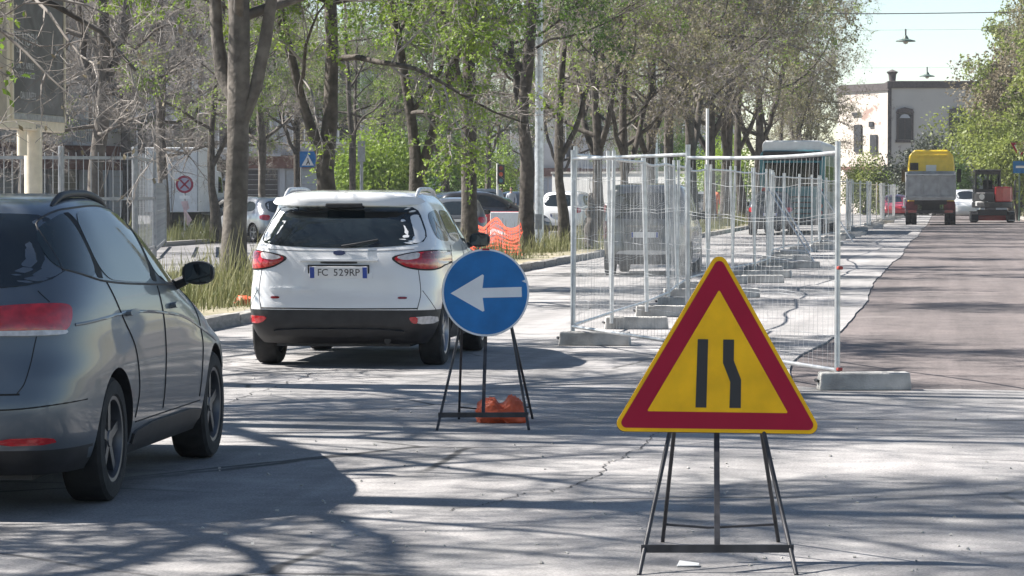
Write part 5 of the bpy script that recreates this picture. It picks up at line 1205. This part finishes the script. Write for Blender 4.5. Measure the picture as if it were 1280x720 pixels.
# the left wing turns towards the sun
b = MB(); b.prism([(0, 0, 0), (-3.3, 4.1, 0), (-3.3, 12, 0), (0, 12, 0)], (0, 0, H1-.15)); hl = b.obj('side_wall', M_PEEL, hs_)
b = MB(); b.rng(-.12, W1+.15, -.15, D1, H1, H1+.55); b.obj('cornice', M_TRIM, hs_, bevel=.05)
b = MB(); b.prism([(-.02, -.14, H1-.16), (-3.45, 4.05, H1-.16), (-3.45, 12, H1-.16), (-.02, 12, H1-.16)], (0, 0, .55)); b.obj('cornice', M_TRIM, hs_)
b = MB(); b.rng(-.06, .22, -.06, .2, 0, H1); b.obj('corner_quoin', M_TRIM, hs_)
b = MB(); b.rng(.22, W1, -.10, 0, 3.2, 3.6); b.obj('string_course', M_TRIM, hs_)
for wx in (.75, 4.7):
    wd = empty('window'); wd.parent = hs_; wd.location = (wx, 0, 5.7); wd.scale = (.72, 1, .78)
    b = MB(); b.rng(0, 1.35, -.03, .05, 0, 2.55); b.obj('pane', M_DARKW, wd)
    for r_ in ((-.22, 0, -.12, .05, -.15, 2.7), (1.35, 1.57, -.12, .05, -.15, 2.7), (-.3, 1.65, -.16, .05, -.28, -.02), (.62, .72, -.06, .02, 0, 2.0), (0, 1.35, -.06, .02, 1.95, 2.05)):
        b = MB(); b.rng(*r_); b.obj('frame', M_TRIM, wd)
    b = MB(); b.prism([(-.3, -.14, 2.6), (1.65, -.14, 2.6), (1.5, -.14, 2.95), (.67, -.14, 3.15), (-.15, -.14, 2.95)], (0, .14, 0)); b.obj('lintel', M_TRIM, wd)
    b = MB(); b.prism([(.1, -.05, 2.1), (1.25, -.05, 2.1), (1.0, -.05, 2.42), (.67, -.05, 2.5), (.35, -.05, 2.42)], (0, .02, 0)); b.obj('fanlight', M_FACB, wd)
dv = Vector((-4.2, 5.2, 0)).normalized(); nv = Vector((-dv.y, dv.x, 0))*-1; nv = Vector((-5.2, -4.2, 0)).normalized()
for t_, z_, w_, h_ in ((1.6, 4.6, .75, 1.5), (3.4, 4.8, .8, 2.1), (1.9, 6.7, .45, .4), (3.6, 7.6, .9, .25)):
    c_ = dv*t_+nv*.03; b = MB(); b.box((c_.x, c_.y, z_+h_/2), (w_, .16, h_), rz=math.atan2(dv.y, dv.x)); b.obj('window', M_DARKW, hs_)
b = MB(); c_ = dv*2.6+nv*.2; b.box((c_.x, c_.y, 3.55), (5.0, .5, .25), rz=math.atan2(dv.y, dv.x)); b.obj('balcony', M_BRN, hs_)
for wx in (2.0, 5.5, 9.): b = MB(); b.rng(wx, wx+1.3, -.04, .03, 0.1, 2.7); b.obj('door', M_DARKW, hs_)
b = MB(); b.lathe([(.0, 0), (.25, .0), (.3, .5), (.45, .7), (0, .9)], (.3, .4, H1+.55), 'Z', 10); b.obj('finial', M_TRIM, hs_)
# shrubs before it
def bush(name, loc, d, n, size, m, label, group=None, stem=True):
    o = empty(name, loc, 0, label, 'tree' if d[2] > 1.5 else 'shrub', group)
    pts = rng.normal(size=(n, 3)); pts = nrm(pts)*(rng.uniform(0, 1, (n, 1))**.45); lob = 1+.28*np.sin(pts[:, :1]*5+1)+.22*np.sin(pts[:, 1:2]*6+pts[:, 2:]*4)
    P = pts*lob*np.array(d)+np.array([0, 0, d[2]*1.05]); V, F = leaves(P, pts, size); link('crown', np_mesh('crown', V, F, [m], smooth=False), o)
    b = MB()
    for k in range(5): a = k*1.3; b.tube([(0, 0, -.05), (.3*d[0]*math.cos(a)*.5, .3*d[1]*math.sin(a)*.5, d[2]*.5), (.6*d[0]*math.cos(a), .6*d[1]*math.sin(a), d[2]*1.1)], [.09, .06, .02], 6)
    b.obj('trunk', M_BARK, o); return o
x, y = at(1158, 210); bush('olive_tree', (x, y, -.1), (3.0, 2.5, 2.6), 15000, .22, M_OLIVE, 'grey green round tree before the old house')
x, y = at(1080, 212); bush('leafy_shrub', (x, y, -.1), (2.2, 2.0, 2.1), 7000, .17, M_LEAFY, 'bright green shrub rising above the far fence')
x, y = at(1102, 216); bush('leafy_shrub', (x, y, -.1), (1.5, 1.5, 1.5), 5000, .17, M_LEAF, 'mid green shrub beside the bright green one')
x, y = at(1192, 205); bush('leafy_shrub', (x, y, -.1), (1.6, 1.6, 2.0), 6000, .2, M_LEAFD, 'dark green tree behind the digger')
for k, (px, Z, d, m_, lb) in enumerate(((478, 140, (2.2, 2.2, 2.3), M_LEAF, 'rounded green bush behind the white car roof'), (445, 158, (2., 2., 2.2), M_LEAF, 'green bush right of the shop front'), (545, 160, (3., 2.5, 2.9), M_LEAFD, 'dense green bush behind the V shaped tree'), (610, 200, (3, 3, 2.6), M_LEAF, 'green bush beyond the silver van'),
        (240, 145, (2.2, 2.2, 2.2), M_OLIVE, 'dark bush behind the box lorry'), (855, 190, (3, 3, 2.6), M_LEAFD, 'green bush at the far end of the verge'), (905, 175, (2.5, 2.5, 2.4), M_LEAF, 'leafy bush left of the bus'))):
    x, y = at(px, Z); bush('leafy_bush', (x, y, -.05), d, 9000, .17, m_, lb)

for k, (px, Z, d, lift, m_, lb) in enumerate(((1236, 186, (3.2, 3., 2.6), 2.4, M_LEAFY, 'yellow green tree crown hanging low behind the digger'), (1272, 170, (2.6, 2.6, 2.3), 1.6, M_LEAFY, 'bright yellow green crown behind the give way sign'), (1262, 182, (3., 3., 2.8), 5.2, M_SEED, 'brownish upper crown above the yellow green trees'), (1205, 235, (3, 3, 2.2), 1., M_LEAFD, 'dark crown between the lorry and the digger'))):
    x, y = at(px, Z); o = bush('low_tree', (x, y, 0), d, 11000, .21, m_, lb); o.children[0].location.z = lift; o.children[1].scale = (1, 1, 1+lift/d[2])
# blocks on the left
def facade(name, loc, rz, Lw, Dp, H, m, label, floors, bays, shop=True, awn=False):
    """front faces local -Y"""
    o = empty(name, (*loc, 0), rz, label, 'building')
    b = MB(); b.rng(0, Lw, 0, Dp, 0, H); b.obj('wall', m, o)
    fh = (H-3.8)/max(1, floors); bw = Lw/bays
    if shop:
        b = MB(); b.rng(-.05, Lw+.05, -.35, 0, 3.0, 3.75); b.obj('fascia', M_BRN, o)
        for k in range(bays):
            s_ = empty('shop_front'); s_.parent = o; s_.location = (k*bw, 0, 0)
            b = MB(); b.rng(.25, bw-.25, -.06, .02, .1, 2.9); b.obj('shutter', M_SHUT if k % 3 else M_DARKW, s_)
            for j in range(9): b = MB(); b.rng(.25, bw-.25, -.075, -.06, .3+.29*j, .33+.29*j); b.obj('slat', M_GALV2, s_)
            b = MB(); b.rng(-.12, .2, -.14, 0, 0, 3.0); b.obj('pier', M_FACB, s_)
    for f_ in range(floors):
        for k in range(bays):
            w_ = empty('window'); w_.parent = o; w_.location = (k*bw+bw*.5, 0, 3.8+f_*fh)
            hh = fh*.62
            b = MB(); b.rng(-.6, .6, -.02, .02, .75, .75+hh); b.obj('pane', M_DARKW, w_)
            for r_ in ((-.7, -.6, -.08, 0, .7, .8+hh), (.6, .7, -.08, 0, .7, .8+hh), (-.7, .7, -.09, 0, .75+hh, .85+hh), (-.8, .8, -.16, 0, .62, .74), (-.04, .04, -.06, 0, .75, .75+hh)):
                b = MB(); b.rng(*r_); b.obj('frame', M_WHITE, w_)
            if (k+f_) % 3 == 0:
                b = MB(); b.rng(-1.3, 1.3, -1.1, 0, -.1, .05); bal = b.obj('balcony', M_FACB, o, loc=(k*bw+bw*.5, 0, 3.8+f_*fh))
                for j in range(14): b = MB(); b.rng(-1.3+.2*j, -1.27+.2*j, -1.1, -1.07, .05, 1.0); b.obj('baluster', M_GALV2, bal)
                b = MB(); b.rng(-1.3, 1.33, -1.12, -1.05, 1.0, 1.06); b.obj('handrail', M_GALV2, bal)
    b = MB(); b.rng(-.2, Lw+.2, -.4, Dp, H, H+.35); b.obj('roof_edge', M_TRIM, o)
    if awn:
        b = MB(); b.prism([(Lw*.2, -.02, 3.6), (Lw*.2, -2.3, 3.0), (Lw*.2, -2.3, 2.6), (Lw*.2, -.02, 3.1)], (Lw*.6, 0, 0)); b.obj('awning', M_BRN, o)
    return o
x, y = at(60, 112); facade('apartment_block', (x-8, y-2), R(83), 30, 12, 13, M_FACG, 'grey apartment block with balconies behind the poster panel', 3, 9, True, True)
x, y = at(296, 172); facade('shop_building', (x, y), YAW+R(2), 10.5, 12, 9.8, M_FACB, 'blue grey building with roller shutters behind the forked tree', 2, 4)
x, y = at(60, 190); facade('corner_block', (x-6, y+4), YAW, 18, 12, 15, M_FACG, 'tall pale grey block seen through the bare twigs', 4, 6)
x, y = at(455, 215); facade('far_block', (x, y), YAW, 9, 10, 10, M_FACG, 'far grey block behind the green bushes', 2, 4)
x, y = at(610, 262); facade('long_terrace', (x, y), YAW-R(1), 22, 10, 8.5, M_FACG, 'long grey terrace closing the view behind the verge trees', 1, 8)
x, y = at(690, 182); ww = empty('white_wall', (x, y, -.1), YAW+R(-33), 'low sunlit white wall beyond the verge trees', 'wall')
b = MB(); b.rng(0, 11.5, 0, .3, 0, 2.85); b.obj('wall_body', M_WHITE, ww); b = MB(); b.rng(-.05, 11.55, -.06, .36, 2.85, 2.97); b.obj('coping', M_CONC, ww)
# ---------------------------------------------------------------- thin air haze
mh = bpy.data.materials.new('thin_haze'); mh.use_nodes = True; nt = mh.node_tree; nt.nodes.remove(nt.nodes['Principled BSDF'])
pv = nt.nodes.new('ShaderNodeVolumePrincipled'); pv.inputs['Density'].default_value = .00025; pv.inputs['Color'].default_value = (.93, .95, 1, 1); pv.inputs['Anisotropy'].default_value = .25
nt.links.new(pv.outputs[0], nt.nodes['Material Output'].inputs['Volume'])
b = MB(); b.rng(-130, 130, -60, 330, -1.25, 26); o = b.obj('haze', mh); tag(o, kind='stuff')
scene.cycles.volume_bounces = 0
